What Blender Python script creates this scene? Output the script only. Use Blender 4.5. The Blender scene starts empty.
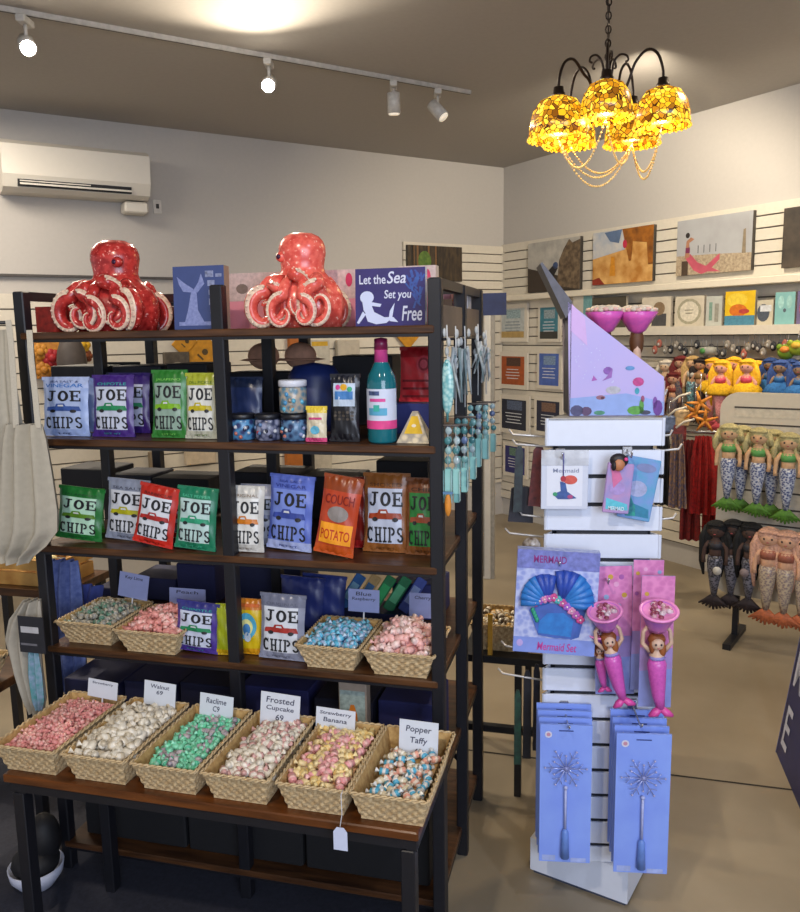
import bpy, math, random
from mathutils import Vector, Matrix, Euler
PI = math.pi
random.seed(7)
sc = bpy.context.scene
COL = sc.collection

# ------------------------------------------------------------------ camera, world, lights, exposure
EYE = 1.65; FPX = 802.5; PITCH = .1526; ROLL = -.0169
_cp, _sp, _cr, _sr = math.cos(PITCH), math.sin(PITCH), math.cos(ROLL), math.sin(ROLL)
FWD = Vector((0, _cp, -_sp)); _up = Vector((0, _sp, _cp)); _ri = Vector((1, 0, 0))
RIGHT = _ri*_cr + _up*_sr; UP = _up*_cr - _ri*_sr
ORG = Vector((0, 0, EYE))
cd = bpy.data.cameras.new('camera'); cam = bpy.data.objects.new('camera', cd); COL.objects.link(cam)
cd.sensor_fit = 'HORIZONTAL'; cd.sensor_width = 36; cd.lens = FPX*36/800; cd.clip_start = .05
_m = Matrix.Identity(4)
for i in range(3):
    _m[i][0] = RIGHT[i]; _m[i][1] = UP[i]; _m[i][2] = -FWD[i]; _m[i][3] = ORG[i]
cam.matrix_world = _m
sc.camera = cam
vs = sc.view_settings
vs.view_transform = 'Standard'; vs.look = 'None'; vs.gamma = 1; vs.use_curve_mapping = False
vs.exposure = 0.62
w = bpy.data.worlds.new('world'); sc.world = w; w.use_nodes = True
w.node_tree.nodes['Background'].inputs[0].default_value = (.93, .94, 1, 1)
w.node_tree.nodes['Background'].inputs[1].default_value = .36
def light(name, kind, loc, to, power, color, size=.1, sy=None, spot=None):
    ld = bpy.data.lights.new(name, kind); ld.energy = power; ld.color = color
    if kind == 'AREA':
        ld.size = size
        if sy: ld.shape = 'RECTANGLE'; ld.size_y = sy
    else: ld.shadow_soft_size = size
    if kind == 'SPOT': ld.spot_size = spot or 1.2; ld.spot_blend = .6
    o = bpy.data.objects.new(name, ld); COL.objects.link(o); o.location = loc
    o.rotation_euler = (Vector(to)-Vector(loc)).to_track_quat('-Z', 'Y').to_euler()
    return o
# daylight through the shop front behind the camera, and the shop's ceiling spots
light('shop_front_daylight', 'AREA', (1.2, -2.6, 2.2), (.6, 2.4, 1.0), 92, (.72, .81, 1), 2.6, 1.8)
light('ceiling_spot_front', 'SPOT', (-.6, .1, 2.95), (-.5, 2.2, .7), 75, (1, .86, .68), .05, None, 1.7)
light('ceiling_spot_front_right', 'SPOT', (1.0, .3, 2.95), (.62, 2.1, .9), 42, (.80, .86, 1), .04, None, 1.2)
light('ceiling_spot_wall', 'SPOT', (2.9, 3.6, 2.95), (2.6, 6.0, 1.7), 72, (1, .84, .62), .06, None, 2.2)
light('ceiling_spot_mid', 'SPOT', (1.3, 4.2, 2.95), (1.5, 6.2, 1.2), 80, (1, .86, .66), .06, None, 2.3)
light('ceiling_spot_aisle', 'SPOT', (1.6, 3.0, 2.95), (1.5, 3.2, 0), 50, (1, .82, .58), .08, None, 2.2)
light('ceiling_lamps_left', 'AREA', (-2.3, 4.0, 2.9), (-2.3, 4.2, 0), 26, (1, .88, .72), .8)

# ------------------------------------------------------------------ frames of reference
class Frame:
    def __init__(s, x, y, yaw):
        s.o = Vector((x, y, 0)); s.yaw = yaw
        s.x = Vector((math.cos(yaw), math.sin(yaw), 0)); s.y = Vector((-math.sin(yaw), math.cos(yaw), 0))
    def at(s, x, y, z): return s.o + s.x*x + s.y*y + Vector((0, 0, z))
    def b(s, u, v, b=0):
        """pixel -> (x, z) on the upright plane at depth b"""
        d = FWD + RIGHT*((u-400)/FPX) - UP*((v-456)/FPX)
        t = ((s.o-ORG).dot(s.y)+b)/d.dot(s.y); P = ORG+d*t
        return (P-s.o).dot(s.x), P.z
    def z(s, u, v, z):
        d = FWD + RIGHT*((u-400)/FPX) - UP*((v-456)/FPX)
        t = (z-EYE)/d.z; P = ORG+d*t
        return (P-s.o).dot(s.x), (P-s.o).dot(s.y)
def ray(u, v, dist): return ORG + (FWD + RIGHT*((u-400)/FPX) - UP*((v-456)/FPX))*dist
RK = Frame(.0887, 1.994, -.254)          # display rack, origin at its near right post
TW = Frame(.60, 2.12, -.10)              # slatwall tower
BW = Frame(.93, 7.17, .553)              # back wall, origin in the room corner
RW = Frame(.93, 7.17, .553-PI/2)         # right wall
W0 = Frame(0, 0, 0)

# ------------------------------------------------------------------ materials
MATS = {}
def lin(c):
    c = c/255.
    return c/12.92 if c <= .04045 else ((c+.055)/1.055)**2.4
def rgb(h): return (lin(int(h[0:2], 16)), lin(int(h[2:4], 16)), lin(int(h[4:6], 16)), 1)
def mat(h, rough=.6, metal=0, var=.12, scale=40, bump=0, emit=0, trans=0, kind=None, h2=None, stretch=None, alpha=1, sheen=0):
    key = (h, rough, metal, var, scale, bump, emit, trans, kind, h2, stretch, alpha)
    if key in MATS: return MATS[key]
    m = bpy.data.materials.new('mat_'+h+(kind or '')); m.use_nodes = True; MATS[key] = m
    nt = m.node_tree; N = nt.nodes; L = nt.links; B = N['Principled BSDF']
    c = rgb(h); B.inputs['Roughness'].default_value = rough; B.inputs['Metallic'].default_value = metal
    c2 = rgb(h2) if h2 else tuple(max(0, x*(1-var*2.2)) for x in c[:3])+(1,)
    tc = N.new('ShaderNodeTexCoord'); mp = N.new('ShaderNodeMapping'); L.new(tc.outputs['Object'], mp.inputs[0])
    if stretch: mp.inputs['Scale'].default_value = stretch
    if kind == 'voro':
        t = N.new('ShaderNodeTexVoronoi'); t.inputs['Scale'].default_value = scale; out = t.outputs['Distance']
    elif kind == 'wave':
        t = N.new('ShaderNodeTexWave'); t.inputs['Scale'].default_value = scale; t.inputs['Distortion'].default_value = 3; out = t.outputs['Fac']
    else:
        t = N.new('ShaderNodeTexNoise'); t.inputs['Scale'].default_value = scale; t.inputs['Detail'].default_value = 5; out = t.outputs['Fac']
    L.new(mp.outputs[0], t.inputs['Vector'])
    r = N.new('ShaderNodeValToRGB'); L.new(out, r.inputs[0])
    r.color_ramp.elements[0].position = .3 if kind != 'speck' else .58
    r.color_ramp.elements[1].position = .7 if kind != 'speck' else .66
    r.color_ramp.elements[0].color = c2 if kind != 'speck' else c
    r.color_ramp.elements[1].color = c if kind != 'speck' else c2
    L.new(r.outputs[0], B.inputs['Base Color'])
    if bump:
        b = N.new('ShaderNodeBump'); b.inputs['Strength'].default_value = min(1, bump); b.inputs['Distance'].default_value = .004
        L.new(out, b.inputs['Height']); L.new(b.outputs[0], B.inputs['Normal'])
    if emit:
        L.new(r.outputs[0], B.inputs['Emission Color']); B.inputs['Emission Strength'].default_value = emit
    if trans: B.inputs['Transmission Weight'].default_value = trans
    if alpha < 1: B.inputs['Alpha'].default_value = alpha
    return m
def C(h, **k): return mat(h, **k)
STEEL = C('15161d', rough=.45, var=.1)
WOOD = C('5b3a20', rough=.35, scale=6, h2='2a170c', stretch=(1, 9, 9), bump=.15)
CHROME = C('d8d8dc', rough=.2, metal=.9)
WHITE = C('dcdfe6', rough=.45, var=.02)
WICK = C('cdb78f', rough=.8, scale=90, h2='a98c62', bump=.3)
PAPER = C('cfd4dc', rough=.8, var=.02)
INK = C('4a4c60', rough=.8)
BLACK = C('0c0c10', rough=.6)
CANVAS = C('cbc4b4', rough=.95, scale=200, var=.06, bump=.3)

# ------------------------------------------------------------------ mesh builder
_txt = {}
def textmesh(s):
    if s in _txt: return _txt[s]
    cu = bpy.data.curves.new('t', 'FONT'); cu.body = s; cu.size = 1; cu.resolution_u = 3; cu.fill_mode = 'FRONT'
    cu.offset = .012
    o = bpy.data.objects.new('t', cu); COL.objects.link(o)
    dg = bpy.context.evaluated_depsgraph_get(); dg.update()
    me = bpy.data.meshes.new_from_object(o.evaluated_get(dg))
    V = [(v.co.x, v.co.y) for v in me.vertices]; Fc = [tuple(p.vertices) for p in me.polygons]
    bpy.data.objects.remove(o); bpy.data.curves.remove(cu); bpy.data.meshes.remove(me)
    x0 = min(v[0] for v in V); x1 = max(v[0] for v in V); y0 = min(v[1] for v in V); y1 = max(v[1] for v in V)
    V = [((x-x0)/(x1-x0), (y-y0)/(y1-y0)) for x, y in V]
    _txt[s] = (V, Fc, (x1-x0)/max(1e-6, y1-y0)); return _txt[s]

def cells(poly, step):
    def cut(P, ax, c, keep):
        out = []
        for i in range(len(P)):
            a, b = P[i], P[(i+1) % len(P)]; ia = (a[ax]-c)*keep >= 0; ib = (b[ax]-c)*keep >= 0
            if ia: out.append(a)
            if ia != ib: t = (c-a[ax])/(b[ax]-a[ax]); out.append((a[0]+(b[0]-a[0])*t, a[1]+(b[1]-a[1])*t))
        return out
    L = [poly]
    for ax in (0, 1):
        N_ = []
        for P in L:
            lo, hi = min(p[ax] for p in P), max(p[ax] for p in P); n = max(1, math.ceil((hi-lo)/step))
            for i in range(n):
                Q = P
                if i > 0: Q = cut(Q, ax, lo+(hi-lo)*i/n, 1)
                if i < n-1 and len(Q) > 2: Q = cut(Q, ax, lo+(hi-lo)*(i+1)/n, -1)
                if len(Q) > 2: N_.append(Q)
        L = N_
    return L
def smooth(P, k=5):
    P = [Vector(p) for p in P]; out = []
    for i in range(len(P)-1):
        a, b, c, d = P[max(0, i-1)], P[i], P[i+1], P[min(len(P)-1, i+2)]
        for j in range(k):
            t = j/k; out.append(.5*((2*b)+(c-a)*t+(2*a-5*b+4*c-d)*t*t+(3*b-a-3*c+d)*t**3))
    return out+[P[-1]]
class MB:
    def __init__(s): s.v = []; s.f = []; s.m = []; s.mats = []; s.sm = []; s.M = Matrix.Identity(4)
    def mi(s, m):
        if m not in s.mats: s.mats.append(m)
        return s.mats.index(m)
    def add(s, V, F, m, smooth=False):
        n = len(s.v); k = s.mi(m)
        s.v += [tuple(s.M @ Vector(p)) for p in V]
        for f in F: s.f.append(tuple(i+n for i in f)); s.m.append(k); s.sm.append(smooth)
        return s
    def box(s, x0, x1, y0, y1, z0, z1, m, bev=0):
        if bev:
            b = min(bev, (x1-x0)/3, (y1-y0)/3, (z1-z0)/3)
            V = []; 
            for z, ins in ((z0, b), (z0+b, 0), (z1-b, 0), (z1, b)):
                V += [(x0+ins, y0+b, z) if ins == 0 else (x0+b, y0+b, z), (x1-b, y0+b, z), (x1-b, y1-b, z), (x0+b, y1-b, z)]
            # octagonal ring per level
            V = []
            for z, i in ((z0, b), (z0+b, 0), (z1-b, 0), (z1, b)):
                X0, X1, Y0, Y1 = x0+i, x1-i, y0+i, y1-i; c = b
                V += [(X0+c, Y0, z), (X1-c, Y0, z), (X1, Y0+c, z), (X1, Y1-c, z), (X1-c, Y1, z), (X0+c, Y1, z), (X0, Y1-c, z), (X0, Y0+c, z)]
            F = [tuple(range(7, -1, -1)), tuple(range(24, 32))]
            for l in range(3):
                for i in range(8): j = (i+1) % 8; F.append((l*8+i, l*8+j, l*8+8+j, l*8+8+i))
            return s.add(V, F, m)
        V = [(x, y, z) for z in (z0, z1) for y in (y0, y1) for x in (x0, x1)]
        return s.add(V, [(0, 2, 3, 1), (4, 5, 7, 6), (0, 1, 5, 4), (2, 6, 7, 3), (0, 4, 6, 2), (1, 3, 7, 5)], m)
    def tube(s, P, R, m, n=8, closed=False):
        P = [Vector(p) for p in P]
        if not isinstance(R, (list, tuple)): R = [R]*len(P)
        V = []; F = []; k = len(P); prev = None
        for i, p in enumerate(P):
            t = (P[min(i+1, k-1)]-P[max(i-1, 0)])
            t = t.normalized() if t.length > 1e-9 else Vector((0, 0, 1))
            if prev is None:
                a = Vector((0, 0, 1)) if abs(t.z) < .9 else Vector((1, 0, 0)); a = (a - t*a.dot(t)).normalized()
            else:
                a = prev - t*prev.dot(t); a = a.normalized() if a.length > 1e-6 else prev
            prev = a; b = t.cross(a)
            for j in range(n):
                q = 2*PI*j/n; V.append(p + (a*math.cos(q)+b*math.sin(q))*R[i])
        for i in range(k-1):
            for j in range(n): F.append((i*n+j, i*n+(j+1) % n, (i+1)*n+(j+1) % n, (i+1)*n+j))
        F.append(tuple(range(n-1, -1, -1))); F.append(tuple(range((k-1)*n, k*n)))
        return s.add(V, F, m, True)
    def cyl(s, a, b, r, m, n=12, r2=None):
        return s.tube([a, b], [r, r if r2 is None else r2], m, n)
    def lathe(s, prof, m, n=20, c=(0, 0, 0), sx=1, sy=1, smooth=True, mod=None):
        V = []; F = []; k = len(prof)
        for i, (r, z) in enumerate(prof):
            for j in range(n):
                q = 2*PI*j/n; rr = r*(mod(q, i/(k-1)) if mod else 1)
                V.append((c[0]+rr*math.cos(q)*sx, c[1]+rr*math.sin(q)*sy, c[2]+z))
        for i in range(k-1):
            for j in range(n): F.append((i*n+j, i*n+(j+1) % n, (i+1)*n+(j+1) % n, (i+1)*n+j))
        if prof[0][0] > 1e-5: F.append(tuple(range(n-1, -1, -1)))
        if prof[-1][0] > 1e-5: F.append(tuple(range((k-1)*n, k*n)))
        return s.add(V, F, m, smooth)
    def ell(s, c, r, m, n=12, k=8):
        if not isinstance(r, (list, tuple)): r = (r, r, r)
        V = []; F = []
        for i in range(k+1):
            a = PI*i/k
            for j in range(n):
                q = 2*PI*j/n
                V.append((c[0]+r[0]*math.sin(a)*math.cos(q), c[1]+r[1]*math.sin(a)*math.sin(q), c[2]-r[2]*math.cos(a)))
        for i in range(k):
            for j in range(n): F.append((i*n+j, i*n+(j+1) % n, (i+1)*n+(j+1) % n, (i+1)*n+j))
        return s.add(V, F, m, True)
    def prism(s, poly, y0, y1, m, mf=None):
        """poly in x,z, extruded y0 (front) to y1 (back)"""
        n = len(poly); V = [(x, y0, z) for x, z in poly]+[(x, y1, z) for x, z in poly]
        s.add(V, [tuple(range(n, 2*n))]+[(i, (i+1) % n, n+(i+1) % n, n+i) for i in range(n)], m)
        return s.add(V[:n], [tuple(range(n-1, -1, -1))], mf or m)
    def flat(s, poly, y, m, fn=None):
        """a printed shape in x,z, lying at depth y (or mapped by fn, cut into small cells so that it follows a curved face)"""
        if fn:
            for cell in cells([tuple(p) for p in poly], .009):
                s.add([fn(x, z) for x, z in cell], [tuple(range(len(cell)))], m)
            return s
        V = [fn(x, z) if fn else (x, y, z) for x, z in poly]
        return s.add(V, [tuple(range(len(poly)))], m)
    def rect(s, x0, x1, z0, z1, y, m, fn=None): return s.flat([(x0, z0), (x1, z0), (x1, z1), (x0, z1)], y, m, fn)
    def disc(s, x, z, rx, rz, y, m, n=14, fn=None):
        return s.flat([(x+rx*math.cos(2*PI*i/n), z+rz*math.sin(2*PI*i/n)) for i in range(n)], y, m, fn)
    def text(s, t, x0, x1, z0, z1, y, m, fn=None, shear=0):
        V, F, a = textmesh(t)
        Q = []
        for px, pz in V:
            X = x0+(x1-x0)*px + shear*(z1-z0)*(pz-.5); Z = z0+(z1-z0)*pz
            Q.append((X, Z) if fn else (X, y, Z))
        if fn:
            for f in F: s.flat([Q[i] for i in f], 0, m, fn)
            return s
        return s.add(Q, F, m)
    def slab(s, t, x0, x1, z0, z1, m, fn, wt=.2):
        """bold slab-serif capitals: J O E C H I P S"""
        n = len(t); wid = {'I': .6}; tot = sum(wid.get(c, 1) for c in t)+.14*(n-1); x = 0
        def put(poly, ox, ww):
            s.flat([(x0+(x1-x0)*(ox+px*ww)/tot, z0+(z1-z0)*pz) for px, pz in poly], 0, m, fn)
        def R(a, b, c, d, ox, ww): put([(a, c), (b, c), (b, d), (a, d)], ox, ww)
        def arc(cx, cy, rx, rz, w2, a0, a1, ox, ww, k=12):
            for i in range(k):
                q0 = a0+(a1-a0)*i/k; q1 = a0+(a1-a0)*(i+1)/k
                put([(cx+rx*math.cos(q0), cy+rz*math.sin(q0)), (cx+rx*math.cos(q1), cy+rz*math.sin(q1)),
                     (cx+(rx-w2)*math.cos(q1), cy+(rz-w2*.6)*math.sin(q1)), (cx+(rx-w2)*math.cos(q0), cy+(rz-w2*.6)*math.sin(q0))], ox, ww)
        for c in t:
            w_ = wid.get(c, 1); k = wt; h = .12
            if c == 'J': R(.5, .5+k, .2, 1, x, w_); R(.3, .95, 1-h, 1, x, w_); arc(.38, .28, .32, .28, k, PI, 2*PI, x, w_)
            elif c == 'O': arc(.5, .5, .5, .5, k*1.2, 0, 2*PI, x, w_, 20)
            elif c == 'E':
                R(.12, .12+k, 0, 1, x, w_); R(0, .9, 1-h, 1, x, w_); R(0, .95, 0, h, x, w_); R(.1, .7, .45, .56, x, w_)
                R(.8, .92, .72, 1, x, w_); R(.84, .96, 0, .3, x, w_); R(.62, .72, .36, .66, x, w_)
            elif c == 'C': arc(.5, .5, .5, .5, k*1.2, .25*PI, 1.75*PI, x, w_, 16); R(.78, .88, .68, 1, x, w_)
            elif c == 'H':
                for a in (.12, .68): R(a, a+k, 0, 1, x, w_); R(a-.12, a+k+.1, 0, h, x, w_); R(a-.12, a+k+.1, 1-h, 1, x, w_)
                R(.2, .8, .45, .56, x, w_)
            elif c == 'I': R(.33, .66, 0, 1, x, w_); R(.05, .95, 0, h, x, w_); R(.05, .95, 1-h, 1, x, w_)
            elif c == 'P': R(.12, .12+k, 0, 1, x, w_); R(0, .5, 0, h, x, w_); R(0, .4, 1-h, 1, x, w_); arc(.45, .72, .5, .28, k, -.5*PI, .5*PI, x, w_)
            elif c == 'S': arc(.5, .74, .4, .26, k, .15*PI, 1.5*PI, x, w_); arc(.5, .27, .42, .27, k, -.95*PI, .5*PI, x, w_)
            x += w_+.14
        return s
    def build(s, name, parent=None, loc=None, yaw=None, rot=None):
        me = bpy.data.meshes.new(name); me.from_pydata(s.v, [], s.f)
        for m in s.mats: me.materials.append(m)
        me.polygons.foreach_set('material_index', s.m); me.polygons.foreach_set('use_smooth', s.sm)
        me.update()
        o = bpy.data.objects.new(name, me); COL.objects.link(o)
        if parent: o.parent = parent
        if loc is not None: o.location = loc
        if rot: o.rotation_euler = rot
        elif yaw is not None: o.rotation_euler = (0, 0, yaw)
        return o
def tag(o, label, cat, group=None, kind=None):
    o['label'] = label; o['category'] = cat
    if group: o['group'] = group
    if kind: o['kind'] = kind
    return o
def struct(o, label=None):
    o['kind'] = 'structure'
    if label: o['label'] = label
    return o
def root(name, label, cat, loc, yaw=0, group=None, rot=None):
    e = bpy.data.objects.new(name, None); COL.objects.link(e); e.empty_display_size = .05
    e.location = loc; e.rotation_euler = rot or (0, 0, yaw)
    return tag(e, label, cat, group)
def dup(r, loc=None, rot=None, label=None, group=None, scale=None):
    c = r.copy(); COL.objects.link(c)
    if loc is not None: c.location = loc
    if rot is not None: c.rotation_euler = rot
    if scale: c.scale = (scale, scale, scale)
    if label: c['label'] = label
    if group: c['group'] = group
    for ch in r.children:
        d = ch.copy(); COL.objects.link(d); d.parent = c
        for g in ch.children:
            e = g.copy(); COL.objects.link(e); e.parent = d
    return c

# ------------------------------------------------------------------ the room
CEIL = 3.03
b = MB(); b.box(-6.5, 7.5, -3.5, 8.5, -.1, 0, C('988b76', rough=.36, scale=1.6, h2='7a6e5a', bump=.05)); struct(b.build('floor'), 'polished tan concrete floor')
b = MB(); b.box(-6.5, 7.5, -3.5, 8.5, CEIL, CEIL+.1, C('a9a49e', rough=.9, var=.02)); struct(b.build('ceiling'), 'plain grey ceiling')
WALLM = C('b7b3ae', rough=.9, var=.015)
b = MB(); b.box(-6.2, .06, 0, .12, 0, CEIL, WALLM); struct(b.build('wall_back', loc=BW.at(0, 0, 0), yaw=BW.yaw), 'plain grey wall with the air conditioner')
b = MB(); b.box(0, 6.8, 0, .12, 0, CEIL, WALLM); struct(b.build('wall_right', loc=RW.at(0, 0, 0), yaw=RW.yaw), 'grey wall above white slatwall')
# concrete joints
b = MB()
x0, y0 = W0.z(670, 775, 0); x1, y1 = W0.z(800, 791, 0)
dx, dy = x1-x0, y1-y0; L_ = math.hypot(dx, dy); nx, ny = -dy/L_*.005, dx/L_*.005
P0 = (x0-dx*6, y0-dy*6); P1 = (x1+dx*6, y1+dy*6)
b.add([(P0[0]-nx, P0[1]-ny, .0012), (P1[0]-nx, P1[1]-ny, .0012), (P1[0]+nx, P1[1]+ny, .0012), (P0[0]+nx, P0[1]+ny, .0012)], [(0, 1, 2, 3)], C('2c2620', rough=.9))
struct(b.build('trim_1'), 'saw-cut joint across the concrete floor')
# slat panels
SLM = C('d0c9ba', rough=.55, var=.03); GAP = C('6b635a', rough=.9)
def slats(b, x0, x1, z0, z1, pitch, th=.022, y=0, m=SLM, g=GAP, lip=.009):
    b.box(x0, x1, y-.004, y, z0, z1, g)
    z = z1
    while z > z0+.01:
        zb = max(z0, z-pitch+lip); b.box(x0, x1, y-th, y-.004, zb, z, m); z -= pitch
def sw(n, F, x0, x1, z0, z1, pitch, label, m=SLM):
    b = MB(); slats(b, x0, x1, z0, z1, pitch, m=m); return struct(b.build('trim_%d' % n, loc=F.at(0, 0, 0), yaw=F.yaw), label)
sw(2, RW, .0, 6.5, 1.95, 2.385, .074, 'white slatwall band above the ledge on the right wall')
sw(3, RW, .0, 6.5, .15, 1.90, .076, 'white slatwall below the ledge on the right wall')
sw(4, BW, -1.04, 0, 1.97, 2.37, .074, 'white slatwall panel in the corner of the back wall')
sw(5, BW, -6.0, -.03, .3, 1.93, .10, 'white slatwall along the back wall')
b = MB(); b.box(0.0, 6.5, -.14, -.0, 1.90, 1.945, C('d8d0be', rough=.5, var=.02), .004); struct(b.build('trim_6', loc=RW.at(0, 0, 0), yaw=RW.yaw), 'white ledge along the right wall')
b = MB(); b.box(-6.0, -2.9, -.03, 0, 2.035, 2.05, C('4e4a48', rough=.6)); struct(b.build('trim_7', loc=BW.at(0, 0, 0), yaw=BW.yaw), 'thin dark rail along the back wall')
# shelf under the ledge on the right wall
xs = RW.b(572, 328)[0]; zsh = 1.655
b = MB(); b.box(.95, 6.2, -.17, -.022, zsh-.02, zsh, C('d5ccba', rough=.5, var=.02)); b.box(.95, 6.2, -.175, -.17, zsh-.05, zsh+.005, SLM)
tag(b.build('wall_shelf', loc=RW.at(0, 0, 0), yaw=RW.yaw), 'long white shelf of framed sayings below the ledge on the right wall', 'shelf')

# air conditioner
ac = root('air_conditioner', 'white wall-mounted air conditioner high on the back wall', 'air conditioner', BW.at(-3.50, -.0, 2.545), BW.yaw)
b = MB(); wm = C('d2cdc2', rough=.45, var=.01)
prof = [(-.2, 0), (-.235, .07), (-.24, .24), (-.19, .27), (0, .27), (0, -.02), (-.14, -.02)]
V = [(-.44, y, z) for y, z in prof]+[(.42, y, z) for y, z in prof]; n = 7
b.add(V, [tuple(range(n)), tuple(range(2*n-1, n-1, -1))]+[(i, n+i, n+(i+1) % n, (i+1) % n) for i in range(n)], wm); b.build('housing', ac)
b = MB(); b.box(-.36, .30, -.225, -.15, .005, .045, BLACK); b.build('air_outlet', ac)
b = MB(); b.box(-.35, .30, -.243, -.236, .012, .022, wm); b.box(-.35, .05, -.241, -.237, .03, .036, wm); b.build('louvre', ac)
b = MB(); b.box(.27, .42, -.15, -.02, -.10, -.03, wm, .01); b.build('condensate_box', ac)['label'] = 'small white box under the right end'
b = MB(); b.box(-.028, .028, -.012, 0, -.045, .045, C('dcd8d0'), .003); b.box(-.01, .01, -.016, -.012, -.012, .018, C('33302e'))
x, z = BW.b(157, 207); tag(b.build('wall_switch', loc=BW.at(x, 0, z), yaw=BW.yaw), 'small white wall switch right of the air conditioner', 'switch')

# track lighting
def on_ceil(u, v, z=CEIL-.03):
    d = FWD + RIGHT*((u-400)/FPX) - UP*((v-456)/FPX); t = (z-EYE)/d.z; return ORG+d*t
A = on_ceil(-40, 6); B_ = on_ceil(470, 96)
tk = root('track_light_rail', 'long white ceiling track that the spot heads hang from', 'light track', (A+B_)/2, math.atan2(B_.y-A.y, B_.x-A.x))
L_ = (B_-A).length; b = MB(); b.box(-L_/2, L_/2, -.010, .010, .008, .03, C('b9b4ac', rough=.5)); b.build('rail', tk)
b = MB(); b.box(-L_/2, L_/2, -.003, .003, .0065, .008, C('55514d')); b.build('slot', tk)
def head(u, v, aim, lit, label):
    # foot of the head on the track
    t = ((u-(-40))/(510.)); P = None; best = 1e9
    for i in range(400):
        Q = A+(B_-A)*(i/399); d = Q-ORG; uu = 400+FPX*d.dot(RIGHT)/d.dot(FWD)
        if abs(uu-u) < best: best = abs(uu-u); P = Q
    h = root('track_spot', label, 'spotlight', P, 0)
    wmt = C('c9c5bd', rough=.4)
    b = MB(); b.box(-.02, .02, -.05, .05, -.03, 0, wmt, .004); b.cyl((0, 0, -.03), (0, 0, -.075), .008, wmt); b.build('bracket', h)
    d = Vector(aim).normalized(); c = Vector((0, 0, -.11))
    b = MB(); b.tube([c-d*.06, c-d*.055, c+d*.05], [.02, .034, .036], wmt, 16); b.build('can', h)
    b = MB(); e = c+d*.0505
    b.tube([e, e+d*.006], [.031, .029], C('fff2dc', emit=(60 if lit else .3), rough=.3, var=0), 16)
    tag_ = b.build('lamp', h)
    if lit:
        lo = light('track_bulb', 'SPOT', P+e+d*.03, P+e+d*2, 60, (1, .86, .66), .03, None, 2.4)
    return h
toC = (ORG-ray(24, 45, 4)).normalized()
head(24, 45, (toC.x+.1, toC.y, toC.z-.3), True, 'lit white spotlight at the far left end of the ceiling track')
head(269, 88, (-.0, -.9, -.45), True, 'brightly lit white spotlight in the middle of the ceiling track')
head(393, 98, (.02, .1, -1), False, 'unlit white spotlight pointing straight down, second from the right end of the track')
head(438, 103, (.6, -.3, -.75), False, 'unlit white spotlight tilted to the right near the right end of the track')
light('track_glow', 'POINT', on_ceil(262, 42, CEIL-.22), (0, 0, 0), 5, (1, .88, .72), .04)

# chandelier
HUB = ray(607, 92, 2.75)
ch = root('chandelier', 'dark iron chandelier with five amber mosaic glass shades and bead strings', 'chandelier', HUB)
IR = C('2c2019', rough=.4, metal=.6)
b = MB()
b.lathe([(0, -.06), (.012, -.05), (.022, -.03), (.012, -.01), (.010, .02), (.02, .04), (.012, .06), (.006, .10), (0, .105)], IR, 12); b.build('hub', ch)
b = MB(); z = .10; k = 0
while HUB.z+z < CEIL-.02:
    pts = [Vector((.009*math.cos(q), 0, z+.012+.014*math.sin(q))) for q in [2*PI*i/10 for i in range(11)]]
    if k % 2: pts = [Vector((0, p.x, p.z)) for p in pts]
    b.tube(pts, .0025, IR, 6); z += .022; k += 1
b.tube([(0.004, 0.002, .1), (-.003, .003, .3), (.003, 0, CEIL-HUB.z)], .003, IR, 6); b.build('chain', ch)
for i in range(5):
    a = 2*PI*i/5+.9; ca, sa = math.cos(a), math.sin(a)
    b = MB(); b.tube(smooth([(ca*r, sa*r, z) for r, z in [(.012, .02), (.02, .09), (.04, .115), (.062, .11), (.068, .095), (.058, .09)]]), .0038, IR, 6); b.build('scroll', ch)
def shade_mat():
    m = bpy.data.materials.new('mosaic_glass'); m.use_nodes = True; nt = m.node_tree; N = nt.nodes; L = nt.links; B = N['Principled BSDF']
    tc = N.new('ShaderNodeTexCoord'); v = N.new('ShaderNodeTexVoronoi'); v.inputs['Scale'].default_value = 62
    L.new(tc.outputs['Object'], v.inputs['Vector']); r = N.new('ShaderNodeValToRGB'); e = r.color_ramp.elements
    e[0].color = rgb('6a3c0a'); e[1].color = rgb('ffdc48'); x = e.new(.35); x.color = rgb('c88412'); x = e.new(.62); x.color = rgb('f4b41c')
    sp = N.new('ShaderNodeSeparateColor'); L.new(v.outputs['Color'], sp.inputs[0]); L.new(sp.outputs[0], r.inputs[0])
    v2 = N.new('ShaderNodeTexVoronoi'); v2.feature = 'DISTANCE_TO_EDGE'; v2.inputs['Scale'].default_value = 62; L.new(tc.outputs['Object'], v2.inputs['Vector'])
    mt = N.new('ShaderNodeMath'); mt.operation = 'GREATER_THAN'; mt.inputs[1].default_value = .06; L.new(v2.outputs['Distance'], mt.inputs[0])
    mx = N.new('ShaderNodeMix'); mx.data_type = 'RGBA'; mx.inputs[6].default_value = rgb('3a1f08'); L.new(mt.outputs[0], mx.inputs[0]); L.new(r.outputs[0], mx.inputs[7])
    L.new(mx.outputs[2], B.inputs['Base Color']); L.new(mx.outputs[2], B.inputs['Emission Color']); B.inputs['Emission Strength'].default_value = .72
    B.inputs['Roughness'].default_value = .25
    return m
SH = shade_mat()
SHADES = [(558, 132, 2.62, 28), (606, 112, 2.55, 25), (662, 120, 2.68, 26), (632, 138, 2.95, 26), (570, 140, 2.98, 24)]
rims = []
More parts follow.
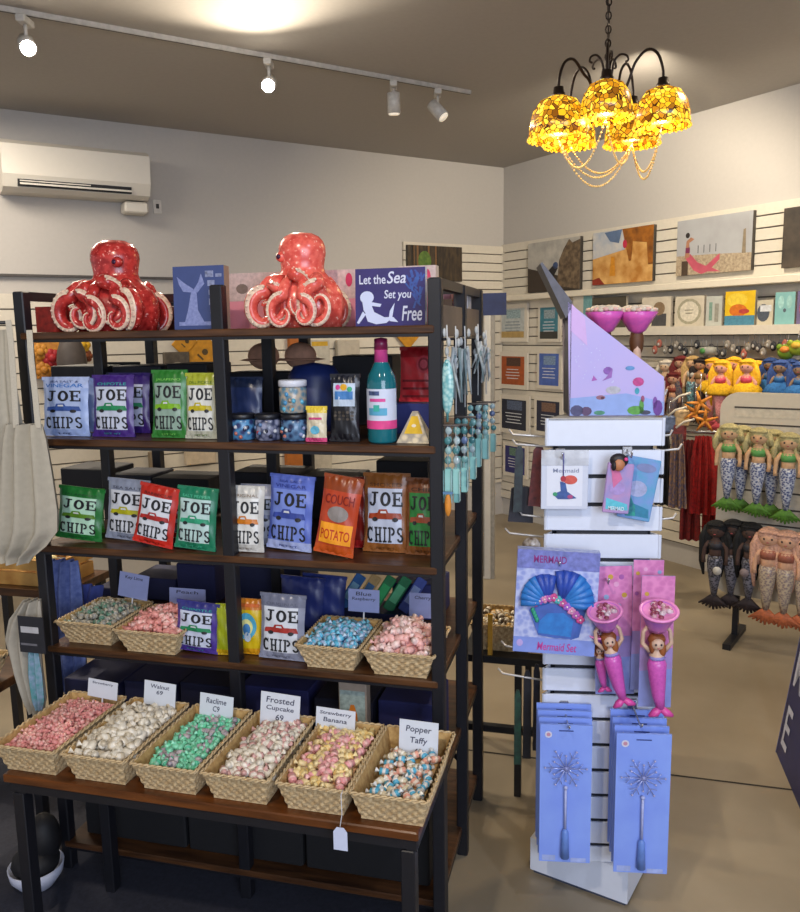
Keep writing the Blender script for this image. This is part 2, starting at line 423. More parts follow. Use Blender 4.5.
for i, (u, v, d, rp) in enumerate(SHADES):
    P = ray(u, v, d)-HUB; R_ = rp*1.06*d/FPX
    top = P+Vector((0, 0, R_*1.14))
    a = Vector((P.x, P.y, 0)); rr = a.length; a.normalize()
    b = MB(); hz = .03
    pts = [(a*(rr*t)+Vector((0, 0, z))) for t, z in [(.05, -.01), (.22, -.03), (.38, .02), (.5, top.z+.09), (.7, top.z+.125), (.88, top.z+.11), (.985, top.z+.06), (1, top.z+.01)]]
    b.tube(smooth(pts), .0048, IR, 8); arm = b.build('arm', ch)
    b = MB(); b.lathe([(0, .03), (.016, .028), (.018, .012), (.022, .008), (.022, -.008), (0, -.01)], IR, 12, tuple(top)); b.build('socket', arm)
    b = MB(); n = 20
    sh = MB(); sh.lathe([(.3*R_, 1.12*R_), (.62*R_, .98*R_), (.86*R_, .62*R_), (.97*R_, .2*R_), (1.0*R_, -.25*R_), (.97*R_, -.25*R_), (.95*R_, .2*R_), (.83*R_, .6*R_), (.6*R_, .93*R_), (.3*R_, 1.06*R_)], SH, 28, tuple(P),
        mod=lambda q, t: 1+.03*math.sin(8*q))
    s_ = sh.build('lamp_shade', ch)
    if i < 3:
        tag_ = None
    g = MB(); 
    for k in range(26):
        q = 2*PI*k/26; g.ell((P.x+R_*math.cos(q), P.y+R_*math.sin(q), P.z-.2*R_-.004), .0048, C('ffc838', emit=.6, rough=.4, var=.1), 6, 4)
    g.build('glass_bead_fringe', s_)
    g = MB(); g.ell((P.x, P.y, P.z+.02), (.022, .022, .03), C('fff0b0', emit=14, rough=.4, var=0), 12, 8); g.build('bulb', s_)
    light('chandelier_bulb', 'POINT', HUB+P+Vector((0, 0, -.015)), (0, 0, 0), .9, (1, .72, .3), .02)
    rims.append(P+Vector((0, 0, -.22*R_)))
BEAD = C('d8b878', rough=.4, emit=.12)
for i, j, sag in [(0, 4, .0), (0, 3, .15), (4, 3, .10), (2, 3, .12), (0, 1, .12), (1, 3, .10), (0, 3, .12), (2, 3, .145)]:
    p, q = rims[i], rims[j]
    if sag == 0: continue
    b = MB(); N_ = 34
    for k in range(N_+1):
        t = k/N_; c = p.lerp(q, t)+Vector((0, 0, -sag*4*t*(1-t))); b.ell(tuple(c), .0042, BEAD, 5, 4)
    b.tube([p.lerp(q, k/12)+Vector((0, 0, -sag*4*(k/12)*(1-k/12))) for k in range(13)], .0012, BEAD, 4)
    b.build('bead_string', ch)

# canvases on the right wall
def canvas(F, u0, v0, u1, v1, art, name, label, cat, off=.024, th=.03, group=None, border=None):
    um, vm = (u0+u1)/2, (v0+v1)/2
    xa = F.b(u0, vm, -off-th)[0]; xb = F.b(u1, vm, -off-th)[0]; za = F.b(um, v1, -off-th)[1]; zb = F.b(um, v0, -off-th)[1]
    w_, h_ = xb-xa, zb-za
    b = MB(); b.box(0, w_, -th, 0, 0, h_, border or C('3a352e'))
    e = -th-.0008
    art(b, w_, h_, e)
    return tag(b.build(name, loc=F.at(xa, -off, za), yaw=F.yaw), label, cat, group)
def art_rocks(b, w, h, y):
    b.rect(0, w, 0, h, y, C('b9b5ac', scale=9, h2='8e8c88'))
    b.flat([(0, 0), (w, 0), (w, h*.35), (w*.6, h*.3), (0, h*.5)], y-.0006, C('3a2f26', scale=30))
    b.flat([(w*.58, h*.1), (w, 0), (w, h*.95), (w*.86, h*.9), (w*.8, h*.98), (w*.7, h*.8), (w*.62, h*.6)], y-.0009, C('7d6a52', scale=25, h2='3a2c20'))
    b.disc(w*.55, h*.5, w*.05, h*.07, y-.0012, C('3a4f7a')); b.flat([(w*.3, h*.3), (w*.5, h*.25), (w*.6, h*.45), (w*.5, h*.5)], y-.0012, C('17161c'))
def art_beach(b, w, h, y):
    b.rect(0, w, 0, h, y, C('d9ad6a', scale=12, h2='a96f28')); b.flat([(0, h*.5), (w*.55, h*.62), (w*.6, h), (0, h)], y-.0006, C('c9c4bb', scale=10, h2='8fa0b8'))
    b.flat([(w*.5, h), (w*.62, h*.4), (w*.66, h*.4), (w*.68, h*.75), (w*.9, h*.7), (w*.93, h*.3), (w, h*.3), (w, h)], y-.0009, C('a5641a', scale=20, h2='6b3d0c'))
    b.flat([(w*.3, h*.15), (w*.4, h*.15), (w*.38, h*.5), (w*.32, h*.52)], y-.0012, C('d08a1e'))
    b.disc(w*.55, h*.72, w*.035, h*.08, y-.0012, C('c22848')); b.flat([(0, 0), (w*.22, 0), (w*.12, h*.14), (0, h*.1)], y-.0012, C('8a2a14'))
    b.flat([(w*.2, h*.98), (w*.5, h), (w*.45, h*.75), (w*.3, h*.8)], y-.001, C('5d7396', scale=16))
def art_mermaid(b, w, h, y):
    b.rect(0, w, 0, h, y, C('a9abae', scale=5, h2='98999c')); b.flat([(0, 0), (w, 0), (w, h*.3), (w*.5, h*.34), (0, h*.36)], y-.0006, C('b7a88e', scale=60, h2='857460'))
    pk = C('c2566a', scale=20)
    b.flat([(w*.12, h*.33), (w*.2, h*.38), (w*.3, h*.22), (w*.42, h*.14), (w*.56, h*.3), (w*.6, h*.34), (w*.6, h*.24), (w*.5, h*.1), (w*.62, h*.02), (w*.45, h*.04), (w*.36, 0), (w*.25, h*.08)], y-.0012, pk)
    b.flat([(w*.12, h*.3), (w*.19, h*.33), (w*.18, h*.58), (w*.25, h*.64), (w*.2, h*.68), (w*.14, h*.62)], y-.0015, C('a9785c')); b.rect(w*.13, w*.19, h*.4, h*.5, y-.0018, C('7b2d55'))
    b.disc(w*.155, h*.72, w*.03, h*.05, y-.0018, C('231a18')); b.rect(w*.08, w*.17, 0, h*.26, y-.001, C('4a3a2c'))
    for k in range(4): b.rect(w*(.3+k*.08), w*(.31+k*.08), h*.38, h*.52, y-.0012, C('55565a'))
    b.flat([(w*.88, h*.3), (w*.93, h*.3), (w*.92, h*.72), (w*.89, h*.7)], y-.0012, C('8a7c66'))
def art_dark(b, w, h, y): b.rect(0, w, 0, h, y, C('4a4036', scale=14, h2='2c2722'))
def art_forest(b, w, h, y):
    b.rect(0, w, 0, h, y, C('4a3a26', scale=40, h2='1e1812', stretch=(1, 1, .3)))
    for k in range(9):
        x = w*random.uniform(.02, .95); b.rect(x, x+w*.03, 0, h, y-.0006, C('7a5630' if k % 2 else '2b2218', scale=30))
    b.disc(w*.3, h*.55, w*.12, h*.3, y-.001, C('5c7a2c', scale=40, h2='3a5a1e'))
canvas(RW, 528, 240, 580, 291, art_rocks, 'canvas_print', 'canvas photo of grey sky, figure and weathered rock, leftmost on the right wall slatwall', 'picture', group='canvas photos on the slatwall')
canvas(RW, 593, 229, 653, 283, art_beach, 'canvas_print', 'canvas photo in orange and gold of a driftwood beach, right wall', 'picture', group='canvas photos on the slatwall')
canvas(RW, 677, 216, 752, 273, art_mermaid, 'canvas_print', 'canvas photo of a figure in a pink mermaid tail on a pale beach', 'picture', group='canvas photos on the slatwall')
canvas(RW, 783, 203, 860, 265, art_dark, 'canvas_print', 'dark brown canvas picture cut off by the right edge of the photo', 'picture', group='canvas photos on the slatwall')
canvas(BW, 408, 246, 462, 281, art_forest, 'canvas_print', 'canvas photo of dark tree trunks on the back wall panel', 'picture', group='canvas photos on the slatwall')

# framed prints under the ledge
def fr_print(u0, v0, u1, v1, bg, top, label, band=None):
    def art(b, w, h, y):
        b.rect(0, w, 0, h, y, C('cfc8ba', var=.02)); m = .1*w
        b.rect(m, w-m*.9, m, h-m, y-.0006, C(bg, scale=30)); b.rect(w*.28, w*.78, h*.62, h*.85, y-.0009, C(top, scale=90, var=.3))
        if band: b.rect(m, w-m, m, h*.28, y-.0012, C(band, scale=20))
        for k in range(4): z = h*(.52-.08*k); x = random.uniform(.22, .3); b.rect(w*x, w*(1-x), z, z+h*.02, y-.0014, C('d8dce4' if bg not in ('b9bfbe',) else '6a7c88'))
    return canvas(RW, u0, v0, u1, v1, art, 'framed_print', label, 'picture', off=.03, th=.02, group='framed prints under the ledge', border=C('d6cfc2', var=.02))
fr_print(499, 304, 527, 342, 'b9bfbe', 'a7c0c6', 'pale framed beach print, top left of the prints under the ledge', 'b89a5e')
fr_print(538, 304, 560, 342, '3d7f92', '9fb2ba', 'teal sea print, top right of the prints under the ledge', '3b3a36')
fr_print(499, 352, 527, 389, 'a8501c', '5c3a2a', 'rust orange print in white frame under the ledge')
fr_print(537, 350, 561, 389, '4a68b8', '8aa6cc', 'bright blue print in white frame under the ledge')
fr_print(499, 395, 529, 434, '1c2236', '5c6c8c', 'navy print in white frame, left one below the orange print')
fr_print(534, 397, 562, 436, '232640', '8a6a5a', 'navy print in white frame partly behind the slatwall tower')
fr_print(503, 443, 527, 477, '2a2a6e', '6a8c7c', 'indigo print in white frame hanging lowest under the ledge')
# framed sayings on the wall shelf
def shelf_item(u0, v0, u1, v1, art, label, cat='picture', yb=-.11, name='framed_saying'):
    um, vm = (u0+u1)/2, (v0+v1)/2
    xa = RW.b(u0, vm, yb)[0]; xb = RW.b(u1, vm, yb)[0]; zb = RW.b(um, v0, yb)[1]; w_, h_ = xb-xa, max(.06, zb-zsh)
    b = MB(); b.box(0, w_, -.02, 0, 0, h_, C('b8ae9c')); art(b, w_, h_, -.0206)
    return tag(b.build(name, loc=RW.at(xa, yb+.02, zsh), yaw=RW.yaw, ), label, cat, 'pictures standing on the wall shelf')
def simple_art(bg, *shapes):
    def f(b, w, h, y):
        b.rect(0, w, 0, h, y, C(bg, scale=25, var=.06))
        for i, (c, k, *a) in enumerate(shapes):
            yy = y-.0004*(i+1)
            if k == 'd': b.disc(w*a[0], h*a[1], w*a[2], h*a[3], yy, C(c, scale=60))
            else: b.rect(w*a[0], w*a[1], h*a[2], h*a[3], yy, C(c, scale=60))
    return f
shelf_item(573, 296, 592, 324, simple_art('c2bdb0', ('6fa0a4', 'r', .55, 1, .3, 1)), 'pale and teal card standing just right of the display box top')
shelf_item(592, 297, 626, 324, simple_art('4a4438', ('2c2620', 'r', .1, .4, .2, .8), ('5c4a34', 'd', .6, .5, .2, .3)), 'dark framed picture behind the pink torch cups')
shelf_item(642, 297, 671, 326, simple_art('cfc5b2', ('4a4a4c', 'r', .35, .85, .05, .45), ('8c7458', 'd', .6, .62, .2, .22)), 'white framed picture of a small dark group, left on the wall shelf')
shelf_item(675, 296, 704, 326, simple_art('cdc4b0', ('a9a48c', 'd', .5, .5, .42, .42), ('e0d8c4', 'd', .5, .5, .33, .33), ('8c876e', 'r', .35, .65, .53, .56), ('8c876e', 'r', .38, .62, .43, .46)), 'white picture with a round leaf wreath on the wall shelf')
shelf_item(706, 296, 722, 326, simple_art('b9bcb4', ('7fa092', 'r', .2, .4, .2, .8), ('9a988c', 'r', .55, .8, .15, .75)), 'narrow grey green card beside the wreath picture')
shelf_item(725, 291, 755, 326, simple_art('e0b818', ('f0cf40', 'd', .4, .75, .35, .2), ('d8741c', 'd', .45, .45, .3, .18), ('4a86a0', 'r', 0, 1, 0, .3), ('b8403c', 'd', .65, .42, .18, .07)), 'bright yellow and orange picture over a blue band on the wall shelf')
shelf_item(757, 300, 773, 325, simple_art('c4bca6', ('4a5260', 'd', .4, .5, .4, .35), ('d4d8dc', 'r', .2, .9, .55, .8)), 'small picture of a white and grey square between yellow and aqua ones')
shelf_item(775, 292, 795, 324, simple_art('7fb4b4', ('a2d0cc', 'd', .3, .7, .15, .2), ('9ac8c4', 'd', .72, .7, .15, .2), ('55606c', 'd', .5, .45, .08, .06)), 'aqua picture with two round shapes near the right edge of the wall shelf')
shelf_item(797, 290, 822, 323, simple_art('6a6288', ('a05070', 'd', .3, .5, .2, .3)), 'purple grey picture cut by the right photo edge on the wall shelf')

# ------------------------------------------------------------------ the display rack
RW_, S1, S2, S3, S4, S5, S6 = 1.195, 1.667, 1.366, 1.050, .740, .436, .10
rack = root('display_rack', 'tall black steel rack with dark wood shelves holding the crisps and octopus pots', 'shelf rack', RK.at(0, 0, 0), RK.yaw)
P_ = .034
for y in (0, .345, .655):
    for x in ((0, -.586, -RW_) if y == 0 else (0, -.60, -RW_)):
        b = MB(); b.box(x-P_/2, x+P_/2, y-P_/2+.02, y+P_/2+.02, 0, 1.782, STEEL, .003); b.build('post', rack)
b = MB()
for x in (0, -RW_): b.box(x-.012, x+.012, 0.03, .67, 1.757, 1.782, STEEL)
for y in (.365, .675): b.box(-RW_, 0, y-.012, y+.012, 1.757, 1.782, STEEL)
b.build('top_rail', rack)
for z in (S1, S2, S3, S4, S5, S6):
    b = MB(); b.box(-RW_+.0, -.0, .0, .685, z-.02, z, WOOD, .003); s_ = b.build('shelf', rack)
    b = MB(); b.box(-RW_, 0, .004, .02, z-.028, z-.02, STEEL); b.box(-RW_, 0, .668, .684, z-.028, z-.02, STEEL)
    for x in (-RW_+.008, -.008): b.box(x-.008, x+.008, .02, .67, z-.028, z-.02, STEEL)
    b.build('shelf_frame', s_)
DKW = C('4a3322', rough=.5, scale=8, h2='2c1d12')
b = MB(); b.box(-RW_+.02, -.02, .345, .36, S1, S1+.075, DKW); b.build('back_lip', rack)
b = MB(); b.box(.0, .012, .04, .33, S1-.03, S1+.05, C('6a5c50', scale=10)); b.box(.0, .012, .39, .64, S1-.03, S1+.05, C('6a5c50', scale=10)); b.build('side_lip', rack)
b = MB(); b.tube([(-1.16, .66, .12), (-.62, .66, .70)], .009, STEEL, 6); b.tube([(-.62, .66, .12), (-1.16, .66, .70)], .009, STEEL, 6)
b.tube([(-.58, .66, .12), (-.04, .66, .70)], .009, STEEL, 6); b.tube([(-.04, .66, .12), (-.58, .66, .70)], .009, STEEL, 6); b.build('cross_brace', rack)

# low bench-height table in front
tb = root('display_table', 'low table with dark wood top and black steel legs carrying the sweet baskets', 'table', RK.at(-.487, -.21, 0), RK.yaw)
TZ = .573
b = MB(); b.box(-.545, .525, -.188, .185, TZ-.022, TZ, C('6e3d18', rough=.3, scale=5, h2='3c1f0c', stretch=(1, 9, 9), bump=.15), .003); b.build('table_top', tb)
b = MB(); b.box(-.53, .52, -.183, -.165, TZ-.045, TZ-.022, STEEL); b.box(-.51, .52, .16, .18, TZ-.05, TZ-.022, STEEL)
for x in (-.51, .497): b.box(x, x+.023, -.18, .16, TZ-.05, TZ-.022, STEEL)
b.build('apron', tb)
for x in (-.52, .488):
    for y in (-.183, .145):
        b = MB(); b.box(x-.005, x+.027, y, y+.035, 0, TZ-.05, STEEL, .002); b.build('leg', tb)

for i, (x0, x1, h) in enumerate(((-1.15, -.80, .26), (-.79, -.42, .30), (-.41, -.04, .27))):  # black boxes added to fill the bottom shelf with painted shadow
    b = MB(); b.box(x0, x1, .05, .32, 0, h, C('0f1015', rough=.7), .005); b.box(x0-.002, x1+.002, .045, .325, h-.03, h, C('15161c', rough=.6), .003)
    tag(b.build('shade_block', loc=RK.at(0, 0, S6+.001), yaw=RK.yaw), 'black box added to stand in for the shadow under the low table, '+['left', 'middle', 'right'][i]+' one', 'box')
b = MB(); b.box(-2.1, -.03, -.8, .60, .0, .006, C('2a2c3a', rough=.85, scale=90, h2='20222e', bump=.3), .002)  # dark sheet added in place of the shade on the floor
tag(b.build('shade_sheet', loc=RK.at(0, 0, .0005), yaw=RK.yaw), 'dark charcoal sheet added as painted shade on the floor under the rack and low table', 'mat')
# ------------------------------------------------------------------ woven baskets, cards and sweets
def basket_mesh(w0, w1, l0, l1, h, parent_root):
    """w0/l0 base size, w1/l1 rim size; rows of weave stand in and out"""
    b = MB(); rows = 12; nx = 26; ny = 38
    ring = []
    def per(w, l):
        pts = []
        for i in range(nx): pts.append((-w/2+w*i/nx, -l/2, 0, -1))
        for i in range(ny): pts.append((w/2, -l/2+l*i/ny, 1, 0))
        for i in range(nx): pts.append((w/2-w*i/nx, l/2, 0, 1))
        for i in range(ny): pts.append((-w/2, l/2-l*i/ny, -1, 0))
        return pts
    V = []; n = 2*(nx+ny)
    for k in range(rows+1):
        t = k/rows; pts = per(w0+(w1-w0)*t, l0+(l1-l0)*t)
        for j, (x, y, ax, ay) in enumerate(pts):
            d = .0015*(1 if (j//2+k//2) % 2 else -1); V.append((x+ax*d, y+ay*d, .004+(h-.004)*t))
    F = [(k*n+j, k*n+(j+1) % n, (k+1)*n+(j+1) % n, (k+1)*n+j) for k in range(rows) for j in range(n)]
    b.add(V, F, WICK)
    V2 = []
    for k in (0, 1):
        for x, y, ax, ay in per((w0, w1)[k]-.008, (l0, l1)[k]-.008): V2.append((x, y, .008+(h-.006)*k))
    b.add(V2, [(j, n+j, n+(j+1) % n, (j+1) % n) for j in range(n)], C('c8a76c', rough=.8, scale=70, h2='a07a48', bump=.4))
    b.box(-w0/2, w0/2, -l0/2, l0/2, 0, .006, WICK); b.build('woven_body', parent_root)
    # braided rim
    b = MB(); pts = per(w1+.002, l1+.002)
    for ph in (0, 1):
        P = [(x+ax*.003*math.cos(j*1.25+ph*PI), y+ay*.003*math.cos(j*1.25+ph*PI), h+.003*math.sin(j*1.25+ph*PI)) for j, (x, y, ax, ay) in enumerate(pts)]
        b.tube(P+[P[0]], .0028, WICK, 5)
    b.build('braided_rim', parent_root)
def taffy(cols, size, twist=True):
    b = MB(); m = [C(c, rough=.35, scale=120, var=.1) for c in cols]
    R_ = size; L2 = size*1.25
    b.tube([(-L2, 0, 0), (-L2*.9, 0, 0), (L2*.9, 0, 0), (L2, 0, 0)], [R_*.7, R_, R_, R_*.7], m[0], 8)
    if len(m) > 1: b.tube([(-L2*.35, 0, 0), (L2*.35, 0, 0)], [R_*1.04]*2, m[1], 8)
    if twist:
        for s in (-1, 1):
            b.tube([(s*L2*.95, 0, 0), (s*L2*1.15, 0, 0), (s*L2*1.9, 0, .002)], [R_*.35, R_*.22, R_*.8], m[-1], 6)
    return b
SWEETS = []
def basket_of(F, x, y, z, w0, w1, l0, l1, h, protos, n, fill, blabel, clabel, cgroup, bed, bedlabel, yaw=0, heap=.02, size=.01):
    r = root('woven_basket', blabel, 'basket', F.at(x, y, z), F.yaw+yaw, None); basket_mesh(w0, w1, l0, l1, h, r)
    Mx = Matrix.Translation(F.at(x, y, z)) @ Matrix.Rotation(F.yaw+yaw, 4, 'Z')
    xa, xb, ya, yb = fill; top = h*.80
    def hz(px, py):
        u = (px-(xa+xb)/2)/((xb-xa)/2); v = (py-(ya+yb)/2)/((yb-ya)/2)
        return top + heap*(1-abs(u)**2.2)*(1-abs(v)**2.2)
    # the hidden mass of sweets below
    g = MB(); NX, NY = 14, 20; V = []
    rnd = random.Random(int(x*1000)+n)
    for j in range(NY+1):
        for i in range(NX+1):
            px = xa+(xb-xa)*i/NX; py = ya+(yb-ya)*j/NY; V.append((px, py, hz(px, py)-size*.9+rnd.uniform(-.3, .3)*size))
    g.add(V, [(j*(NX+1)+i, j*(NX+1)+i+1, (j+1)*(NX+1)+i+1, (j+1)*(NX+1)+i) for j in range(NY) for i in range(NX)], C(bed[0], scale=60, h2=bed[1], rough=.5), True)
    k = len(V); m0 = [(xa*.8, ya*.9, .01), (xb*.8, ya*.9, .01), (xb*.8, yb*.9, .01), (xa*.8, yb*.9, .01)]
    c4 = [V[0], V[NX], V[-1], V[-1-NX]]
    g.add(m0+c4, [(0, 1, 5, 4), (1, 2, 6, 5), (2, 3, 7, 6), (3, 0, 4, 7), (3, 2, 1, 0)], C(bed[1], rough=.6))
    o = g.build('sweet_pile', loc=F.at(x, y, z), yaw=F.yaw+yaw); tag(o, bedlabel, 'sweets', None, 'stuff')
    # the sweets on top, one by one
    asp = (xb-xa)/(yb-ya); nx = max(2, round(math.sqrt(n*asp))); ny = max(2, round(n/nx)); first = {}
    for j in range(ny):
        for i in range(nx):
            px = xa+(xb-xa)*(i+.5+rnd.uniform(-.3, .3)+(.25 if j % 2 else -.25)*.6)/nx; py = ya+(yb-ya)*(j+.5+rnd.uniform(-.3, .3))/ny
            px = min(xb-size*.8, max(xa+size*.8, px)); q = rnd.randrange(len(protos)); 
            loc = Mx @ Vector((px, py, hz(px, py)+rnd.uniform(-.1, .45)*size)); rt = (rnd.uniform(-.5, .5), rnd.uniform(-.6, .6), rnd.uniform(0, PI))
            SWEETS.append((size/(loc-ORG).length, id(protos[q]), protos[q], tuple(loc), rt, clabel[q] if isinstance(clabel, list) else clabel, cgroup[q] if isinstance(cgroup, list) else cgroup))
    return r
def card(F, x, y, z, w, h, lines, label, yaw=0, tilt=.12, roll=0, stick=.05, colr=PAPER):
    r = root('price_card', label, 'sign', F.at(x, y, z), rot=(0, 0, 0)); r.rotation_euler = Euler((-tilt, roll, F.yaw+yaw))
    b = MB(); b.box(-w/2, w/2, 0, .0012, 0, h, colr)
    n = len(lines)
    for i, (t, wd) in enumerate(lines):
        hh = h*.17; zc = h*(.80-.24*i); b.text(t, -w/2*wd, w/2*wd, zc-hh/2, zc+hh/2, -.0006, INK, None, .12)
    b.build('card', r)
    b = MB(); b.box(-.002, .002, .001, .003, -stick, h*.5, C('d8dade')); b.build('pick', r)
    return r
BX = [-.965, -.768, -.578, -.395, -.208, -.028]
BW1 = [.182, .178, .175, .172, .172, .182]
Z0 = TZ+.001; YB = -.243; LL = .31
def bx(i, protos, n, fill, blabel, clabel, cgroup, bed, bedl, **k):
    return basket_of(RK, BX[i], YB, Z0, BW1[i]*.78, BW1[i]-.008, LL*.84, LL, .074, protos, n, fill, blabel, clabel, cgroup, bed, bedl, **k)
full = lambda i: (-BW1[i]/2+.018, BW1[i]/2-.018, -LL/2+.024, LL/2-.022)
bx(0, [taffy(['eaa49e', 'f0bcb2'], .0062), taffy(['e29490'], .006)], 150, full(0), 'woven basket of small pink sweets, leftmost on the low table', 'tiny pink wrapped sweet in the leftmost basket of the low table', 'small pink sweets', ('e49c98', 'c47874'), 'mass of small pink sweets filling the leftmost low basket', heap=.014, size=.007)
bx(1, [taffy(['e8dfcc'], .0115), taffy(['ece4d4', 'd8cab0'], .0115)], 72, full(1), 'woven basket of off-white sweets, second from the left on the low table', 'off-white wrapped sweet in the second low basket from the left', 'off-white sweets in the second basket', ('d8ccb8', 'a89a84'), 'mass of off-white sweets lower in the second basket', heap=.03, size=.012)
bx(2, [taffy(['6cd0a0', '98e4c0'], .0085), taffy(['84d8b0'], .008), taffy(['5cc49c', 'a0dcc0'], .0085), taffy(['c0b4b4', 'b0a4ac'], .0095)], 100, (-.06, .068, -.125, .13), 'woven basket of mint green sweets on the low table', ['mint green striped sweet in the third basket', 'plain mint green sweet in the third basket', 'deep mint sweet with a pale band in the third basket', 'greyish pink sweet among the mint green ones'], ['mint striped sweets', 'mint plain sweets', 'deep mint sweets', 'greyish sweets among the mint'], ('5cae86', '2f7a66'), 'mass of mint green sweets lower in the third basket', heap=.0, size=.009)
bx(3, [taffy(['eae0cc'], .0105), taffy(['ece2d2', 'd8a8a0'], .0105)], 72, (-.052, full(3)[1], full(3)[2], full(3)[3]), 'woven basket of cream and pinkish sweets, fourth from the left on the low table', ['cream wrapped sweet in the fourth low basket', 'cream sweet with a pink band in the fourth low basket'], ['cream sweets', 'cream sweets with pink bands'], ('d8cab4', 'a88c7c'), 'mass of cream sweets lower in the fourth basket', heap=.014, size=.011)
bx(4, [taffy(['f0cc80', 'f4dc9c'], .010), taffy(['e8a0a0', 'f0bcb4'], .010), taffy(['f0d8a0'], .0095)], 84, full(4), 'woven basket of yellow and pink sweets with a white tag hanging from its rim', ['golden yellow striped sweet in the fifth basket', 'pink sweet in the yellow and pink basket', 'pale yellow sweet in the fifth basket'], ['yellow striped sweets', 'pink sweets among the yellow', 'pale yellow sweets'], ('e4bc84', 'c88478'), 'mass of yellow and pink sweets lower in the fifth basket', heap=.012, size=.010)
bx(5, [taffy(['58b0d0', 'e0e0dc'], .0088), taffy(['e8a48c', 'ecd8c4'], .0088), taffy(['dccca8', 'ece4d0'], .0088)], 46, (-.055, .07, -.13, .075), 'half empty woven basket of blue and pink sweets, rightmost on the low table', ['blue and white sweet in the rightmost low basket', 'orange pink sweet in the rightmost low basket', 'cream sweet in the rightmost low basket'], ['blue and white sweets', 'orange pink sweets', 'cream sweets in the last basket'], ('c09a68', '94703e'), 'shallow bed of sweets in the half empty basket', heap=-.012, size=.009)
def card_px(u0, v0, u1, v1, y, lines, label, F=RK, tilt=.1, roll=0, zf=None, **k):
    um = (u0+u1)/2; vm = (v0+v1)/2
    xa = F.b(u0, vm, y)[0]; xb = F.b(u1, vm, y)[0]; za = F.b(um, v1, y)[1]; zb = F.b(um, v0, y)[1]
    return card(F, (xa+xb)/2, y, za, xb-xa, zb-za, lines, label, tilt=tilt, roll=roll, **k)
card_px(87, 681, 116, 698, -.115, [('Strawberry', .7)], 'white price card at the back of the leftmost pink sweet basket', roll=.08)
card_px(143, 683, 174, 706, -.115, [('Walnut', .6), ('69', .2)], 'white price card at the back of the off-white sweet basket', roll=.06)
card_px(198, 696, 231, 727, -.125, [('Raclime', .6), ('C9', .2)], 'white price card standing in the mint green sweets', roll=.06)
card_px(259, 695, 298, 729, -.125, [('Frosted', .7), ('Cupcake', .7), ('69', .2)], 'white price card in the fourth basket, three lines of writing', roll=.05)
card_px(315, 710, 354, 735, -.12, [('Strawberry', .8), ('Banana', .6)], 'white price card behind the yellow and pink sweets', roll=.04)
card_px(398, 723, 437, 767, -.17, [('Popper', .65), ('Taffy', .45), ('69', .2)], 'tall white price card in the half empty rightmost basket', roll=.02)
# tag hanging from the fifth basket
t_ = root('hanging_tag', 'small white swing tag hanging over the table edge from the fifth basket', 'tag', RK.at(-.128, -.418, .66), RK.yaw)
b = MB(); b.tube([(0, .01, -.002), (0, -.004, -.004), (.001, -.004, -.05), (0, -.016, -.072)], .0011, C('d0d0d4'), 5); b.build('string', t_)
b = MB(); b.prism([(-.016, -.128), (.016, -.128), (.016, -.085), (.008, -.074), (-.008, -.074), (-.016, -.085)], -.0165, -.0155, C('c4cce4', var=.02)); b.build('paper_tag', t_)

# baskets on the fourth shelf
def b4(x, y, w, l, n, protos, heap, blabel, clabel, cgroup, bed, bedl, yaw=0, size=.009):
    return basket_of(RK, x, y, S4+.001, w*.72, w-.008, l*.78, l, .07, protos, n, (-w/2+.021, w/2-.021, -l/2+.024, l/2-.020), blabel, clabel, cgroup, bed, bedl, yaw=yaw, heap=heap, size=size)
b4(-1.075, .125, .20, .22, 60, [taffy(['9a9890', 'b4ac98'], .009), taffy(['5c8470', '8c9484'], .009)], .03, 'woven basket of grey green sweets, far left on the fourth shelf', ['greyish sweet in the far left shelf basket', 'green grey sweet in the far left shelf basket'], ['greyish sweets', 'green grey sweets'], ('77786c', '3c4440'), 'mass of grey green sweets in the far left shelf basket')
b4(-.853, .10, .215, .22, 70, [taffy(['ecaaa0', 'f2c4b8'], .0095), taffy(['e69a90'], .0095)], .045, 'woven basket heaped with salmon pink sweets on the fourth shelf', ['salmon pink sweet heaped in the shelf basket', 'deeper salmon sweet heaped in the shelf basket'], ['salmon sweets', 'deep salmon sweets'], ('e8a49a', 'c07870'), 'mass of salmon pink sweets in the shelf basket')
b4(-.305, .11, .185, .23, 64, [taffy(['60b8d8', 'b8d0e4'], .0095), taffy(['a4b8d8', '78c4dc'], .0095)], .03, 'woven basket of bright blue sweets on the fourth shelf', ['bright blue sweet in the shelf basket', 'lilac blue sweet in the shelf basket'], ['bright blue sweets', 'lilac blue sweets'], ('4a8cb8', '2a4c84'), 'mass of blue sweets in the shelf basket')
b4(-.105, .10, .20, .22, 64, [taffy(['f4ccc4', 'f8dcd4'], .0105), taffy(['f0b8b0'], .0105)], .06, 'woven basket heaped with pale pink sweets at the right end of the fourth shelf', ['pale pink sweet heaped in the right shelf basket', 'rosy pink sweet heaped in the right shelf basket'], ['pale pink sweets', 'rosy pink sweets'], ('e4a8a0', 'a8605c'), 'mass of pale pink sweets in the right shelf basket')
BLP = C('98a0cc', var=.03)
card_px(117, 574, 146, 598, .20, [('Key Lime', .6)], 'bluish price card behind the two left baskets on the fourth shelf', roll=.12, colr=BLP)
card_px(169, 589, 205, 607, .20, [('Peach', .6)], 'lavender price card behind the salmon basket beside the crisps', colr=BLP)
card_px(348, 590, 379, 612, .20, [('Blue', .5), ('Raspberry', .75)], 'bluish price card behind the blue sweets', colr=BLP)
card_px(409, 594, 436, 618, .20, [('Cherry', .6)], 'bluish price card behind the pale pink sweets', colr=BLP)

